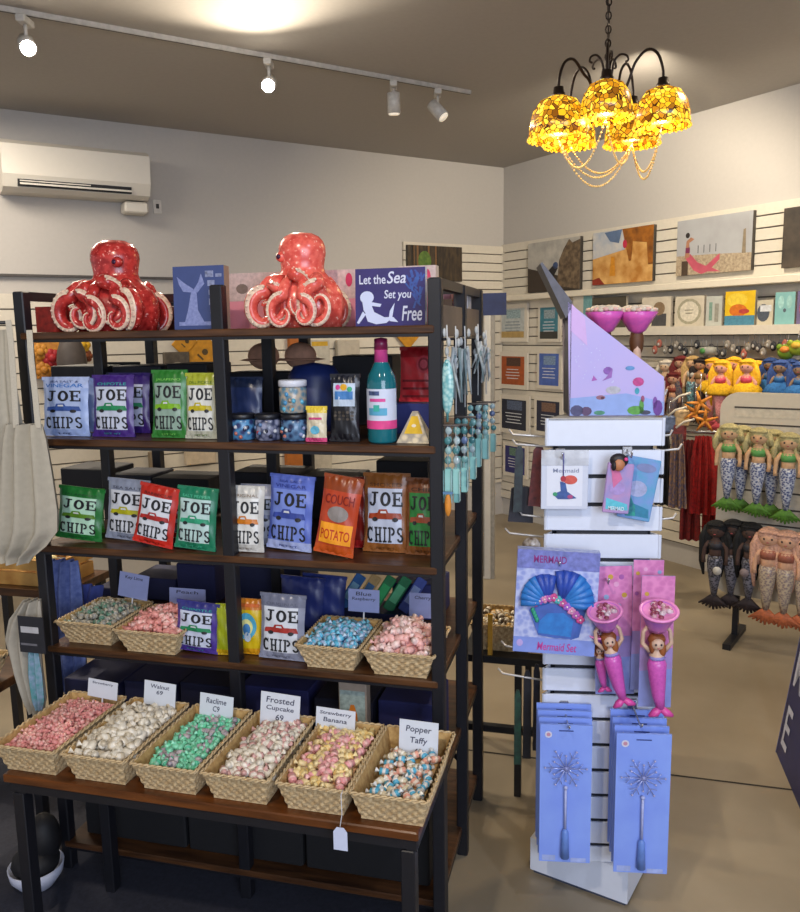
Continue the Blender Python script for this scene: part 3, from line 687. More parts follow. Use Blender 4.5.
# ------------------------------------------------------------------ crisp bags
def bag_build(w, h, border, panel, ink, car, t=.03, look='joe', band=None, top=None, bot=None):
    """a pillow bag standing on z=0, printed face towards -y"""
    b = MB(); NU, NV = 22, 26
    def half(u, v):
        e = 1-abs(2*u-1)**2.6; g = 1-abs(2*v-1)**4
        return t*.5*max(0, e)**.8*max(0, g)**.7
    def X(u, v):
        return (u-.5)*w*(1-.07*math.sin(PI*min(1, max(0, v)))**.7)
    def cr(u, v):
        return .0018*math.sin(u*34+v*5)*(1 if v < .08 or v > .92 else .25)+.0012*math.sin(u*11+v*17)
    def front(x, z, o=.0016):
        v = z/h; k = w*(1-.07*math.sin(PI*min(1, max(0, v)))**.7); u = x/k+.5
        return (x, -half(u, v)-cr(u, v)-o, z)
    mats = {'b': C(border, rough=.3, scale=30, var=.12), 'p': C(panel, rough=.35, scale=20, var=.04)}
    mats['band'] = C(band or border, rough=.3, scale=30, var=.1); mats['top'] = C(top or border, rough=.3, scale=50, var=.1); mats['bot'] = C(bot or border, rough=.3, scale=50, var=.1)
    V = [(X(i/NU, j/NV), -half(i/NU, j/NV)-cr(i/NU, j/NV), h*j/NV) for j in range(NV+1) for i in range(NU+1)]
    groups = {}
    for j in range(NV):
        for i in range(NU):
            u, v = (i+.5)/NU, (j+.5)/NV
            if look in('joe', 'clear') and .10 < u < .88 and .10 < v < .80: k = 'p'
            elif v > .80: k = 'top'
            elif v < .10: k = 'bot'
            else: k = 'b'
            groups.setdefault(k, []).append((j*(NU+1)+i, j*(NU+1)+i+1, (j+1)*(NU+1)+i+1, (j+1)*(NU+1)+i))
    for k, F in groups.items(): b.add(V, F, mats[k], True)
    V = [(X(i/NU, j/NV), half(i/NU, j/NV)+.0004, h*j/NV) for j in range(0, NV+1, 2) for i in range(NU+1)]
    b.add(V, [((j)*(NU+1)+i, (j+1)*(NU+1)+i, (j+1)*(NU+1)+i+1, j*(NU+1)+i+1) for j in range(NV//2) for i in range(NU)], mats['b'], True)
    # a zig-zag seal strip at both ends
    for z in (0.0, h-.010): b.box(-w*.5, w*.5, -.0035, .002, z, z+.010, mats['bot'] if z == 0 else mats['top'])
    K = C(ink, rough=.5, var=.02); K2 = C(car, rough=.4, scale=40, var=.15)
    if look in ('joe', 'clear'):
        b.slab('JOE', -.36*w, .37*w, .585*h, .765*h, K, front, .24)
        b.slab('CHIPS', -.40*w, .39*w, .13*h, .325*h, K, front, .24)
        zc = .46*h; s = w*.36      # a small old truck between the words
        b.flat([(-s, zc-.02*h), (-s*.95, zc+.03*h), (-s*.45, zc+.04*h), (-s*.35, zc+.085*h), (s*.1, zc+.09*h), (s*.2, zc+.045*h), (s*.9, zc+.04*h), (s, zc-.035*h), (-s, zc-.035*h)], 0, K2, lambda x, z: front(x, z, .0022))
        for q in (-.6, .6): b.disc(s*q, zc-.04*h, s*.17, .028*h, 0, C('1c1c20'), 10, lambda x, z: front(x, z, .0028))
        b.flat([(-s*.28, zc+.04*h), (-s*.25, zc+.065*h), (s*.05, zc+.068*h), (s*.1, zc+.04*h)], 0, C('d8dce0'), lambda x, z: front(x, z, .0030))
    return b, front
BAGS = {}
def joe(key, w, h, **k):
    kk = (key, round(w, 3), round(h, 3))
    b, fr = bag_build(w, h, **k)
    return b, fr
def bag_at(u0, v0, u1, z, y, label, border, panel, car, ink='1b1b20', tilt=.0, lean=-.10, yaw=0, look='joe', t=.03, extra=None, group=None, h=None, **k):
    """stands on shelf z at depth y between pixel columns u0..u1, top near pixel row v0"""
    um = (u0+u1)/2; xm, zt = RK.b(um, v0, y+.02); x0, _ = RK.b(u0, v0+30, y); x1, _ = RK.b(u1, v0+30, y)
    w_ = x1-x0; h_ = h or (zt-z)
    b, fr = bag_build(w_, h_, border, panel, ink, car, look=look, t=t, **k)
    if extra: extra(b, w_, h_, fr)
    c = abs(math.sin(tilt))*w_/2
    o = b.build('crisp_bag', loc=RK.at((x0+x1)/2, y, z+.0015+c), rot=(lean, tilt, RK.yaw+yaw))
    return tag(o, label, 'bag of crisps', group)
def xt(txt, z0, z1, col, wd=.34, shear=0):
    return lambda b, w, h, fr: b.text(txt, -wd*w, wd*w, z0*h, z1*h, 0, C(col, rough=.5), fr, shear)
def multi(*fs):
    return lambda b, w, h, fr: [f(b, w, h, fr) for f in fs]
vin = multi(xt('VINEGAR', .82, .885, '3a78c8', .4), xt('SEA SALT &', .90, .935, '4a5a8c', .3), xt('2 OZ', .03, .06, '3a4468', .15))
sub = lambda t, c='d8dce0': multi(xt(t, .83, .875, c, .34), xt('NET WT', .04, .065, c, .2))
bag_at(50, 378, 95, S2, .16, 'pale blue crisp bag standing behind the vinegar crisps', '8ea4dc', 'a8b8e0', '5470b0')
bag_at(41, 377, 88, S2, .06, 'pale blue bag of JOE CHIPS with VINEGAR written across the top', '98aee0', 'a9bbe2', '3a5aa4', extra=vin, top='b4c4ec')
bag_at(108, 373, 149, S2, .15, 'purple crisp bag mostly hidden behind the purple one with a green car', '3a2470', 'b8bcd4', '1f8a58')
bag_at(91, 375, 133, S2, .06, 'purple bag of JOE CHIPS with a green car', '44297c', 'c4cce0', '1f8a58', extra=sub('CHIPOTLE', '38a0a0'))
bag_at(150, 370, 186, S2, .06, 'green bag of JOE CHIPS with a lime car on the upper crisp shelf', '2f7a30', '8ba596', '7cb41c', extra=sub('JALAPENO', '7cc85c'))
bag_at(184, 373, 217, S2, .055, 'pale bag of JOE CHIPS with a yellow car beside the middle post', 'b8b8a4', 'd4d6d0', 'c4b414', top='a8b038', extra=sub('DILL PICKLE', '5c7a1c'))
# third shelf
bag_at(70, 488, 104, S3, .17, 'bright green crisp bag peeking out behind the green one', '4aa02a', '7ac84c', '3c8a1c')
bag_at(56, 489, 99, S3, .055, 'green bag of JOE CHIPS leaning left at the left end of the third shelf', '1f7030', 'b0d8c0', '5a8a24', tilt=.10, yaw=.1, extra=sub('JALAPENO', '1c4c2c'))
bag_at(104, 480, 146, S3, .09, 'silver bag of JOE CHIPS with a yellow truck, behind the red one', '8c94a8', 'ccd0d8', 'b4b01c', tilt=.06, extra=sub('SEA SALT', '4a4c5c'))
bag_at(160, 492, 196, S3, .16, 'dark crisp bag with red hem behind the red and teal bags', 'a02018', 'c4c8d4', 'b02020')
bag_at(131, 488, 171, S3, .03, 'red bag of JOE CHIPS with a red car, tilted to the right', 'b8281c', 'd0d4dc', 'a82420', tilt=.17, extra=sub('BARBECUE', '5c1410'), bot='c8281c')
bag_at(173, 488, 214, S3, .03, 'teal green bag of JOE CHIPS leaning beside the middle post', '1a7a58', 'b4d0cc', '2c9c74', tilt=.07, extra=sub('SALT PEPPER', '4cb890'))
bag_at(240, 484, 277, S3, .13, 'grey lilac crisp bag behind the white one with an orange car', 'a4a8bc', 'bcc0d0', '8088a8')
bag_at(226, 486, 262, S3, .045, 'white bag of JOE CHIPS with an orange car right of the middle post', 'c8c6c0', 'd8d8d4', 'd07a1c', tilt=.03, yaw=.1, extra=sub('ORIGINAL', '8c7c6c'))
bag_at(264, 476, 311, S3, .08, 'periwinkle blue bag of JOE CHIPS with a blue car', '5a6ec4', '7488d0', '35489c', tilt=.05, yaw=-.1, extra=multi(sub('VINEGAR', '2c3c8c'), xt('SEA SALT', .9, .93, '2c3c8c', .25)), bot='a8b4e0')
def couch(b, w, h, fr):
    f2 = lambda x, z: fr(x, z, .0022)
    b.disc(0, .52*h, .26*w, .10*h, 0, C('8c8480', scale=30), 18, lambda x, z: fr(x, z, .0018))
    b.rect(-.4*w, .4*w, .10*h, .42*h, 0, C('f06a1c', var=.05), lambda x, z: fr(x, z, .0018)) if 0 else None
    for k in range(8): b.rect(-.4*w+.1*w*k, -.3*w+.1*w*k, .14*h, .40*h, 0, C('ee9a18', var=.05), fr)
    b.text('COUCH', -.36*w, .36*w, .64*h, .76*h, 0, C('7c1408'), f2); b.text('POTATO', -.36*w, .36*w, .19*h, .32*h, 0, C('c03010'), f2)
bag_at(345, 477, 372, S3, .15, 'dark red crisp bag standing behind the COUCH POTATO bag', '7c1c14', 'a42018', '5c1010', look='plain', bot='a82020')
bag_at(312, 478, 352, S3, .04, 'orange and red bag marked COUCH POTATO, tilted right', 'b8401c', 'd86020', '7c1408', look='plain', tilt=.15, extra=couch, top='8c3c14', bot='c05018')
bag_at(362, 473, 409, S3, .12, 'brown edged bag of JOE CHIPS with a red pickup truck', '8a5426', 'b4bcd0', '9c3c1c', extra=sub('SMOKED', '5c3414'), top='8c5424')
bag_at(405, 478, 440, S3, .11, 'green fronted bag of JOE CHIPS at the right end, partly behind the post', '7c4a22', '2c7c38', '9c4a2c', extra=sub('CHILI', '3c2414'), top='7c4624')
# fourth shelf
for i, (u0, v0, u1, y, sh) in enumerate(((300, 575, 344, .27, '2c3878'), (278, 577, 322, .24, '28326c'))):
    bag_at(u0, v0, u1, S4, y, ['navy crisp bag furthest right behind the red car bag', 'navy crisp bag between the middle post and the other navy bag'][i], sh, '343f84', '1c2450', look='plain', tilt=.04)
bag_at(174, 602, 217, S4, .045, 'purple edged bag of JOE CHIPS with a green truck beside the salmon sweets', '4a3490', 'c4cce0', '1f8a58', extra=sub('CHIPOTLE', '2c9c9c'), tilt=.06, top='33347c')
bag_at(216, 603, 236, S4, .05, 'lime yellow bag squeezed behind the middle post on the fourth shelf', 'a8b41c', 'b8c02c', '8c941c', look='plain', bot='d0a818', yaw=.15)
def sun(b, w, h, fr):
    f2 = lambda x, z: fr(x, z, .0026)
    b.disc(0, .52*h, .33*w, .24*h, 0, C('4aa4c4'), 20, fr); b.disc(.0, .5*h, .22*w, .15*h, 0, C('d8d890'), 18, lambda x, z: fr(x, z, .0021)); b.disc(.02*w, .46*h, .13*w, .11*h, 0, C('3c7cb4'), 16, f2)
    b.disc(.05*w, .33*h, .12*w, .09*h, 0, C('b8c8d8'), 16, f2)
    b.rect(-.4*w, .4*w, .86*h, .92*h, 0, C('c05c18'), fr)
bag_at(233, 598, 262, S4, .07, 'yellow snack bag with a blue round picture right of the middle post', 'd8b818', 'd8b818', '8c941c', look='plain', extra=sun, top='c87820', bot='d89818')
bag_at(258, 594, 304, S4, .05, 'silver bag of JOE CHIPS with a red car on the fourth shelf', '8c90a4', 'd0d4dc', 'a83028', extra=sub('ORIGINAL', '5c6074'), tilt=.02, top='707488')

# ------------------------------------------------------------------ octopus pots
def octo_mat(base, dark, spk):
    key = 'octo'+base
    m = bpy.data.materials.new(key); m.use_nodes = True; nt = m.node_tree; N = nt.nodes; L = nt.links; B = N['Principled BSDF']
    tc = N.new('ShaderNodeTexCoord'); n1 = N.new('ShaderNodeTexNoise'); n1.inputs['Scale'].default_value = 55; n1.inputs['Detail'].default_value = 6
    n2 = N.new('ShaderNodeTexNoise'); n2.inputs['Scale'].default_value = 110; n2.inputs['Detail'].default_value = 2
    L.new(tc.outputs['Object'], n1.inputs['Vector']); L.new(tc.outputs['Object'], n2.inputs['Vector'])
    r = N.new('ShaderNodeValToRGB'); r.color_ramp.elements[0].position = .38; r.color_ramp.elements[1].position = .6; r.color_ramp.elements[0].color = rgb(dark); r.color_ramp.elements[1].color = rgb(base)
    L.new(n1.outputs['Fac'], r.inputs[0])
    r2 = N.new('ShaderNodeValToRGB'); r2.color_ramp.elements[0].position = .64; r2.color_ramp.elements[1].position = .70; L.new(n2.outputs['Fac'], r2.inputs[0])
    mx = N.new('ShaderNodeMix'); mx.data_type = 'RGBA'; L.new(r2.outputs[0], mx.inputs[0]); L.new(r.outputs[0], mx.inputs[6]); mx.inputs[7].default_value = rgb(spk)
    L.new(mx.outputs[2], B.inputs['Base Color']); B.inputs['Roughness'].default_value = .22
    return m
OM1 = octo_mat('bf3a36', '942020', 'e8a098'); OM2 = octo_mat('e46a5c', 'cc4a40', 'f0bcaa')
CRM = C('e4d4bc', rough=.4, scale=60, h2='d0a898')
def octopus(x, y, W_, Hh, OM, label, arms, eye):
    r = root('octopus_pot', label, 'octopus ornament', RK.at(x, y, S1+.001), RK.yaw)
    s = W_/.35*.86
    b = MB(); h = Hh
    prof = [(0.0, .0), (.135*s, .0), (.145*s, .2*h), (.142*s, .34*h), (.124*s, .44*h), (.096*s, .52*h), (.080*s, .58*h), (.076*s, .63*h), (.079*s, .70*h), (.084*s, .78*h), (.083*s, .84*h), (.076*s, .90*h), (.062*s, .95*h), (.040*s, .985*h), (0, h)]
    b.lathe(prof, OM, 36, sy=.85, mod=lambda q, t: 1+(.03*math.sin(q*3+1) if t > .4 else .05*math.cos(q*8)))
    body = b.build('head_and_body', r)
    b = MB()
    ex, ey, ez = eye
    for sx in ((-1, 1) if ex == 0 else (1,)):
        c = (ex*s if ex else sx*.062*s, ey*s, ez*h); b.ell(c, (.020*s, .015*s, .018*s), OM, 12, 8); b.ell((c[0]-.004, c[1]-.010*s, c[2]), (.010*s, .008*s, .009*s), C('3a1838', rough=.1), 10, 6)
    b.build('eye', r)
    # curling tentacles: start on the body, sweep down and roll up in an upright plane
    for (ax, ay, cx, cy, cz, R0, turns, dirn, face, r0) in arms:
        P = []; n = 46; face_v = Vector((math.cos(face), math.sin(face), 0))
        c = Vector((cx*s, cy*s, (cz-.045)*h)); a0 = PI/2
        for k in range(n+1):
            t = k/n; R_ = R0*s*1.22*(1-.82*t**2); q = a0-dirn*turns*2*PI*t
            P.append(c+face_v*(R_*math.cos(q))+Vector((0, 0, R_*1.25*math.sin(q))))
        st = Vector((ax*s, ay*s, .50*h)); lead = [st, st.lerp(P[0], .5)+Vector((0, 0, .008))]
        P = lead+P; rad = [r0*s*.8, r0*s*.95]+[r0*s*(1-.72*(k/n)**1.1) for k in range(n+1)]
        bb = MB(); bb.tube(P, rad, OM, 14); tn = bb.build('tentacle', r)
        nrm = Vector((-face_v.y, face_v.x, 0))
        if nrm.y > 0: nrm = -nrm
        # cream sucker band on the inside of the curl, towards the viewer side
        V = []; F = []; bb = MB(); kk = 0
        for k in range(2, len(P)-1):
            t3 = (P[k+1]-P[k-1]).normalized(); inw = (c-P[k]); inw = inw.normalized() if inw.length > 1e-5 else Vector((0, 0, 1))
            out = -inw
            d1 = (out*.92+nrm*.55).normalized(); d2 = (out*.25+nrm*1.0).normalized()
            V += [P[k]+d1*rad[k]*1.06, P[k]+(d1+d2).normalized()*rad[k]*1.12, P[k]+d2*rad[k]*1.06]
            if k % 2 == 0: bb.ell(tuple(P[k]+(d1+d2).normalized()*rad[k]*1.1), max(.0022, rad[k]*.22), CRM, 7, 4)
        m = len(V)//3
        for k in range(m-1):
            for j in (0, 1): F.append((k*3+j, k*3+j+1, (k+1)*3+j+1, (k+1)*3+j))
        bb.add(V, F, CRM, True); bb.build('suckers', tn)
    return r
_ov = RK.b(59, 331, .12); _o1 = RK.b(160, 240, .12); _o2 = RK.b(243, 327, .13); _o3 = RK.b(350, 233, .13)
W1 = _o1[0]-_ov[0]; W2 = _o3[0]-_o2[0]
arms = [(-.06, -.075, -.100, -.115, .24, .036, 1.05, -1, .25, .026), (-.025, -.095, -.045, -.145, .25, .036, .95, 1, .35, .022), (.03, -.10, .045, -.135, .32, .048, .80, 1, .9, .024), (.0, -.10, -.002, -.150, .20, .034, .9, 1, .2, .020), (.06, -.09, .080, -.135, .21, .032, .9, 1, .2, .020),
        (.075, -.06, .106, -.10, .25, .036, 1.1, 1, -.45, .025), (.07, .06, .078, .09, .22, .04, 1.1, 1, .6, .025), (-.07, .06, -.078, .09, .22, .04, 1.1, -1, -.6, .025)]
octopus((_ov[0]+_o1[0])/2-.006, .17, W1, (_o1[1]-S1)*1.05, OM1, 'deep red speckled ceramic octopus pot at the left end of the top shelf', arms, (.048, -.058, .74))
arms2 = [(-.06, -.075, -.100, -.115, .24, .038, 1.05, -1, .45, .027), (-.035, -.095, -.055, -.145, .27, .040, .8, 1, .8, .021), (.02, -.10, .022, -.14, .34, .052, .75, 1, 1.05, .022), (-.01, -.10, -.016, -.155, .20, .034, .9, -1, .2, .020), (.045, -.10, .055, -.150, .20, .030, .9, 1, .2, .019),
         (.07, -.06, .098, -.12, .27, .044, 1.15, -1, .05, .024), (.07, .06, .078, .09, .22, .04, 1.1, 1, .6, .025), (-.07, .06, -.078, .09, .22, .04, 1.1, -1, -.6, .025)]
octopus((_o2[0]+_o3[0])/2+.006, .17, W2, (_o3[1]-S1)*1.05, OM2, 'coral red ceramic octopus pot in the middle of the top shelf beside the sea sign', arms2, (-.056, -.050, .74))

# ------------------------------------------------------------------ signs and boxes on the top shelf
def panel_px(F, u0, v0, u1, v1, y, z, name, label, cat, art, edge, th=.02, lean=0, yaw=0, group=None, hmin=None):
    um, vm = (u0+u1)/2, (v0+v1)/2
    xa = F.b(u0, vm, y)[0]; xb = F.b(u1, vm, y)[0]; zt = F.b(um, v0, y)[1]; zb = z if z is not None else F.b(um, v1, y)[1]
    w_, h_ = xb-xa, zt-zb
    b = MB(); b.box(-w_/2, w_/2, 0, th, 0, h_, C(edge, var=.05)); art(b, w_, h_, -.0008)
    return tag(b.build(name, loc=F.at((xa+xb)/2, y, zb+.001), rot=(lean, 0, F.yaw+yaw)), label, cat, group)
def art_sea(b, w, h, y):
    b.rect(-w/2, w/2, 0, h, y, C('2c2468', scale=30, var=.08))
    m = C('2c58a0', scale=90, h2='2c3c88')
    rr = random.Random(3)
    for k in range(26):
        x = w*rr.uniform(.27, .44); z = h*(.34+.56*rr.random()); a = rr.uniform(-.8, .8); l = h*.12
        b.flat([(x, z-l*.5), (x+.006, z-l*.5), (x+math.sin(a)*l+.002, z+l*.5), (x+math.sin(a)*l-.003, z+l*.5)], y-.0003-.00001*k, m)
    K = C('c8cce0', var=.02)
    b.text('Let the', -.44*w, -.06*w, .73*h, .89*h, y-.0008, K); b.text('Sea', -.03*w, .24*w, .73*h, .94*h, y-.0008, K, None, .2)
    b.text('Set you', -.08*w, .30*w, .43*h, .62*h, y-.0008, K, None, .1); b.text('Free', .18*w, .46*w, .08*h, .34*h, y-.0008, K, None, .1)
    M = C('c4cce8', var=.03)
    b.disc(-.33*w, .50*h, .10*w, .11*h, y-.001, M, 16)
    b.flat([(-.40*w, .45*h), (-.28*w, .42*h), (-.25*w, .32*h), (-.22*w, .22*h), (-.33*w, .18*h), (-.38*w, .28*h)], y-.0009, M)
    b.flat([(-.30*w, .36*h), (-.14*w, .33*h), (-.12*w, .38*h), (-.27*w, .42*h)], y-.001, M)
    b.flat([(-.39*w, .26*h), (-.48*w, .06*h), (-.45*w, .04*h), (-.35*w, .2*h)], y-.001, M)
    b.flat([(-.36*w, .22*h), (-.22*w, .24*h), (-.08*w, .15*h), (.05*w, .15*h), (-.05*w, .05*h), (-.2*w, .03*h), (-.32*w, .08*h)], y-.0011, M)
    b.flat([(-.02*w, .10*h), (.03*w, .12*h), (.07*w, .40*h), (0, .26*h)], y-.0012, M); b.flat([(-.02*w, .14*h), (.0, .08*h), (.12*w, .06*h), (.05*w, .15*h)], y-.0013, M)
panel_px(RK, 355, 268, 425, 324, .10, S1, 'mermaid_sign', 'dark blue sign with a white mermaid reading Let the Sea Set you Free', 'sign', art_sea, 'cfd2dc', .022, -.05)
def art_tower(b, w, h, y):
    b.rect(-w/2, w/2, 0, h, y, C('3c4c80', scale=30, var=.05)); M = C('8a94c4', scale=120, h2='6c78ac')
    b.flat([(-.30*w, .08*h), (.12*w, .08*h), (-.02*w, .30*h), (-.04*w, .62*h), (-.14*w, .62*h), (-.22*w, .30*h)], y-.0006, M)
    b.flat([(-.42*w, .84*h), (-.28*w, .74*h), (-.1*w, .64*h), (-.08*w, .58*h), (-.3*w, .60*h), (-.38*w, .72*h)], y-.0008, M); b.flat([(.06*w, .88*h), (.12*w, .72*h), (-.02*w, .58*h), (-.1*w, .62*h), (0, .74*h)], y-.001, M)
    b.rect(-.40*w, .25*w, .06*h, .12*h, y-.0009, M)
    for k, (a, c, zz, q) in enumerate(((.14, .30, .82, .1), (.34, .46, .82, .05), (.18, .32, .68, .09), (.2, .4, .54, .08), (.2, .4, .38, .1), (.22, .4, .24, .07))): b.rect(w*a, w*c, h*zz, h*(zz+q), y-.001, C('9aa4cc', scale=90, var=.3))
panel_px(RK, 173, 266, 224, 328, .055, S1, 'mermaid_tail_sign', 'slate blue canvas sign with a pale tail figure, left of the middle post', 'sign', art_tower, '9a8c78', .03, -.04)
def art_pink(b, w, h, y):
    b.rect(-w/2, w/2, 0, h, y, C('d88c9c', scale=20, var=.05)); b.rect(-w/2, w/2, .5*h, h, y-.0005, C('ccb8b4', scale=80, var=.15)); b.disc(.28*w, .82*h, .09*w, .12*h, y-.001, C('c4305c')); b.disc(-.2*w, .72*h, .1*w, .09*h, y-.001, C('7c6c64', scale=90))
panel_px(RK, 225, 273, 285, 324, .30, S1, 'gift_box', 'pink patterned gift box behind the middle post and left of the coral octopus', 'box', art_pink, 'c89098', .04)
panel_px(RK, 320, 270, 358, 324, .30, S1, 'gift_box', 'pink patterned gift box between the coral octopus and the blue sea sign', 'box', art_pink, 'c89098', .04)
panel_px(RK, 398, 266, 436, 324, .30, S1, 'gift_box', 'cream and pink gift box behind the right end of the sea sign', 'box', art_pink, 'cdbcb0', .04)
panel_px(RK, 440, 284, 451, 316, .42, S1, 'pink_carton', 'pink carton seen through the top right corner of the rack', 'box', lambda b, w, h, y: b.rect(-w/2, w/2, 0, h, y, C('d49cac')), 'cf98a8', .08)
panel_px(RK, 459, 288, 468, 312, .52, S1, 'white_carton', 'pale carton at the back right end of the top shelf', 'box', lambda b, w, h, y: b.rect(-w/2, w/2, 0, h, y, C('bcbcc0')), 'b0b0b4', .06)
panel_px(RK, 36, 307, 56, 330, .06, S1, 'red_carton', 'red patterned box left of the red octopus', 'box', lambda b, w, h, y: b.rect(-w/2, w/2, 0, h, y, C('8c2018', scale=60, var=.3)), '8c2018', .08)
# navy card clipped to the back right post
b = MB(); b.box(-.0, .075, 0, .006, 0, .07, C('2c3458')); tag(b.build('navy_plaque', loc=RK.at(.022, .655, 1.70), yaw=RK.yaw), 'small navy plaque fixed to the back right corner post of the rack', 'sign')

# ------------------------------------------------------------------ second shelf, right half
def at_px(u, y): return RK.b(u, 430, y)[0]
def jar(u0, u1, v0, y, z, label, cols, lid, band):
    x0, x1 = at_px(u0, y), at_px(u1, y); R_ = (x1-x0)/2; h = RK.b((u0+u1)/2, v0, y)[1]-z
    r = root('jar', label, 'jar', RK.at((x0+x1)/2, y+R_, z+.001), RK.yaw)
    b = MB(); b.lathe([(.92*R_, 0), (R_, .04*h), (R_, .74*h), (.9*R_, .8*h)], C(cols[0], rough=.25, kind='voro', scale=60, h2=cols[1]), 20)
    for i in range(9):
        q = -PI/2+random.uniform(-1.1, 1.1); b.ell((R_*.97*math.cos(q), R_*.97*math.sin(q), random.uniform(.1, .65)*h), (R_*.17, R_*.17, h*.08), C(random.choice(band), rough=.3), 8, 5)
    b.build('glass', r)
    b = MB(); b.lathe([(.97*R_, .8*h), (1.03*R_, .82*h), (1.03*R_, .98*h), (.95*R_, h), (0, h)], C(lid, rough=.4, var=.02), 20); b.build('lid', r)
    return r
mix = ['5ca0c8', 'c8ccd4', '2c3050', '8c98c0', 'b86c5c']
jar(226, 249, 415, .03, S2, 'small round jar with a pale blue label, leftmost of the low jars', ('4c84b0', '2a3460'), '14161e', mix)
jar(251, 275, 415, .03, S2, 'small jar of dark mixed beads between two blue jars', ('2c3450', '8c90a8'), '14161e', ['c8ccd4', '14182c', 'a83028', '5c7ca8'])
jar(277, 303, 415, .03, S2, 'small blue and white jar holding up the white-lidded one', ('54789c', '202a4c'), '14161e', mix)
zz = RK.b(290, 414, .03)[1]
jar(276, 302, 381, .03, S2+ (zz-S2)+.0, 'white-lidded jar of mixed shells stacked on top of a blue jar', ('a89c8c', '54788c'), 'c8ccd8', ['5cb0d0', 'c8b8a0', '8c7c6c', '4c90c0'])
def pouch(u0, v0, u1, y, z, name, label, cat, border, top, bot=None, extra=None, look='plain', **k):
    o = bag_at(u0, v0, u1, z, y, label, border, border, border, look=look, extra=extra, top=top, bot=bot, t=.025, **k); o.name = name; o['category'] = cat; return o
def blacklab(b, w, h, fr):
    for (a, c, q, s2, col) in ((-.36, .36, .52, .86, 'b8c8dc'), (-.3, .3, .62, .74, '3c78b8')): b.rect(w*a, w*c, h*q, h*s2, 0, C(col), lambda x, z: fr(x, z, .002+.0006*(col == '3c78b8')))
    b.disc(0, .8*h, .12*w, .05*h, 0, C('e0a820'), 12, lambda x, z: fr(x, z, .0034)); b.disc(-.2*w, .8*h, .08*w, .04*h, 0, C('c83c8c'), 10, lambda x, z: fr(x, z, .0034)); b.disc(.2*w, .77*h, .08*w, .04*h, 0, C('2c9c6c'), 10, lambda x, z: fr(x, z, .0034))
    for kx in range(5):
        for kz in range(3): b.disc((-.28+.14*kx)*w, (.33+.05*kz)*h, .06*w, .022*h, 0, C('4c443c' if (kx+kz) % 2 else '2c2824'), 8, lambda x, z: fr(x, z, .002))
pouch(329, 374, 359, .05, S2, 'snack_pouch', 'black snack pouch with a white and blue label beside the bottle', 'pouch', '17181f', '1c1e28', extra=blacklab)
def candyb(b, w, h, fr):
    b.disc(0, .33*h, .22*w, .12*h, 0, C('60b4d4'), 12, fr); b.rect(-.3*w, .3*w, .62*h, .68*h, 0, C('c83c78'), fr)
pouch(306, 406, 327, .035, S2, 'sweet_packet', 'small cream packet with yellow top and pink hem before the black pouch', 'packet', 'd8ccb0', 'e0c440', 'd0487c', extra=candyb)
pouch(226, 377, 262, .20, S2, 'crinkled_bag', 'crinkled navy bag behind the low jars', 'bag', '2c3a64', '24304c', 'a8a090')
# blue dome container behind
b = MB(); b.lathe([(.07, 0), (.078, .05), (.078, .16), (.06, .19), (.0, .20)], C('1c2c64', rough=.4), 20); tag(b.build('blue_tub', loc=RK.at(at_px(316, .30), .30, S2+.001), yaw=RK.yaw), 'dark blue rounded tub behind the white-lidded jar', 'tub')
# bottle
u0, u1 = 364, 393; x0, x1 = at_px(u0, .02), at_px(u1, .02); R_ = (x1-x0)/2; hB = RK.b(378, 338, .06)[1]-S2
bt = root('bottle', 'tall teal glass bottle with pink cap and white label', 'bottle', RK.at((x0+x1)/2, .02+R_, S2+.001), RK.yaw)
b = MB(); b.lathe([(.9*R_, 0), (R_, .02*hB), (R_, .56*hB), (.92*R_, .64*hB), (.62*R_, .72*hB), (.42*R_, .78*hB), (.36*R_, .84*hB)], C('1c6c78', rough=.08, var=.1, scale=8), 24); b.build('glass', bt)
b = MB(); b.lathe([(.46*R_, .76*hB), (.44*R_, .88*hB), (.48*R_, .885*hB)], C('d84c98', rough=.35), 18); b.lathe([(.46*R_, .885*hB), (.44*R_, .99*hB), (0, hB)], C('8c2050', rough=.35), 18); b.build('cap', bt)
b = MB()
def lab(a0, a1, z0, z1, m, o=.0008, n=14):
    V = [((R_+o)*math.sin(a0+(a1-a0)*i/n), -(R_+o)*math.cos(a0+(a1-a0)*i/n), z) for i in range(n+1) for z in (z0, z1)]
    b.add(V, [(2*i, 2*i+2, 2*i+3, 2*i+1) for i in range(n)], m, True)
lab(-1.5, 1.5, .14*hB, .52*hB, C('c4cce0', var=.02)); lab(-1.5, 1.5, .14*hB, .22*hB, C('e0448c'), .0014)
lab(-.6, .5, .40*hB, .43*hB, C('d84c98'), .0014); lab(-.7, .1, .46*hB, .50*hB, C('4c5c8c', var=.3, scale=90), .0014); lab(-.7, .6, .27*hB, .34*hB, C('58a8cc'), .0014); lab(-.3, .1, .31*hB, .37*hB, C('3cb4a4'), .002)
b.build('label', bt)
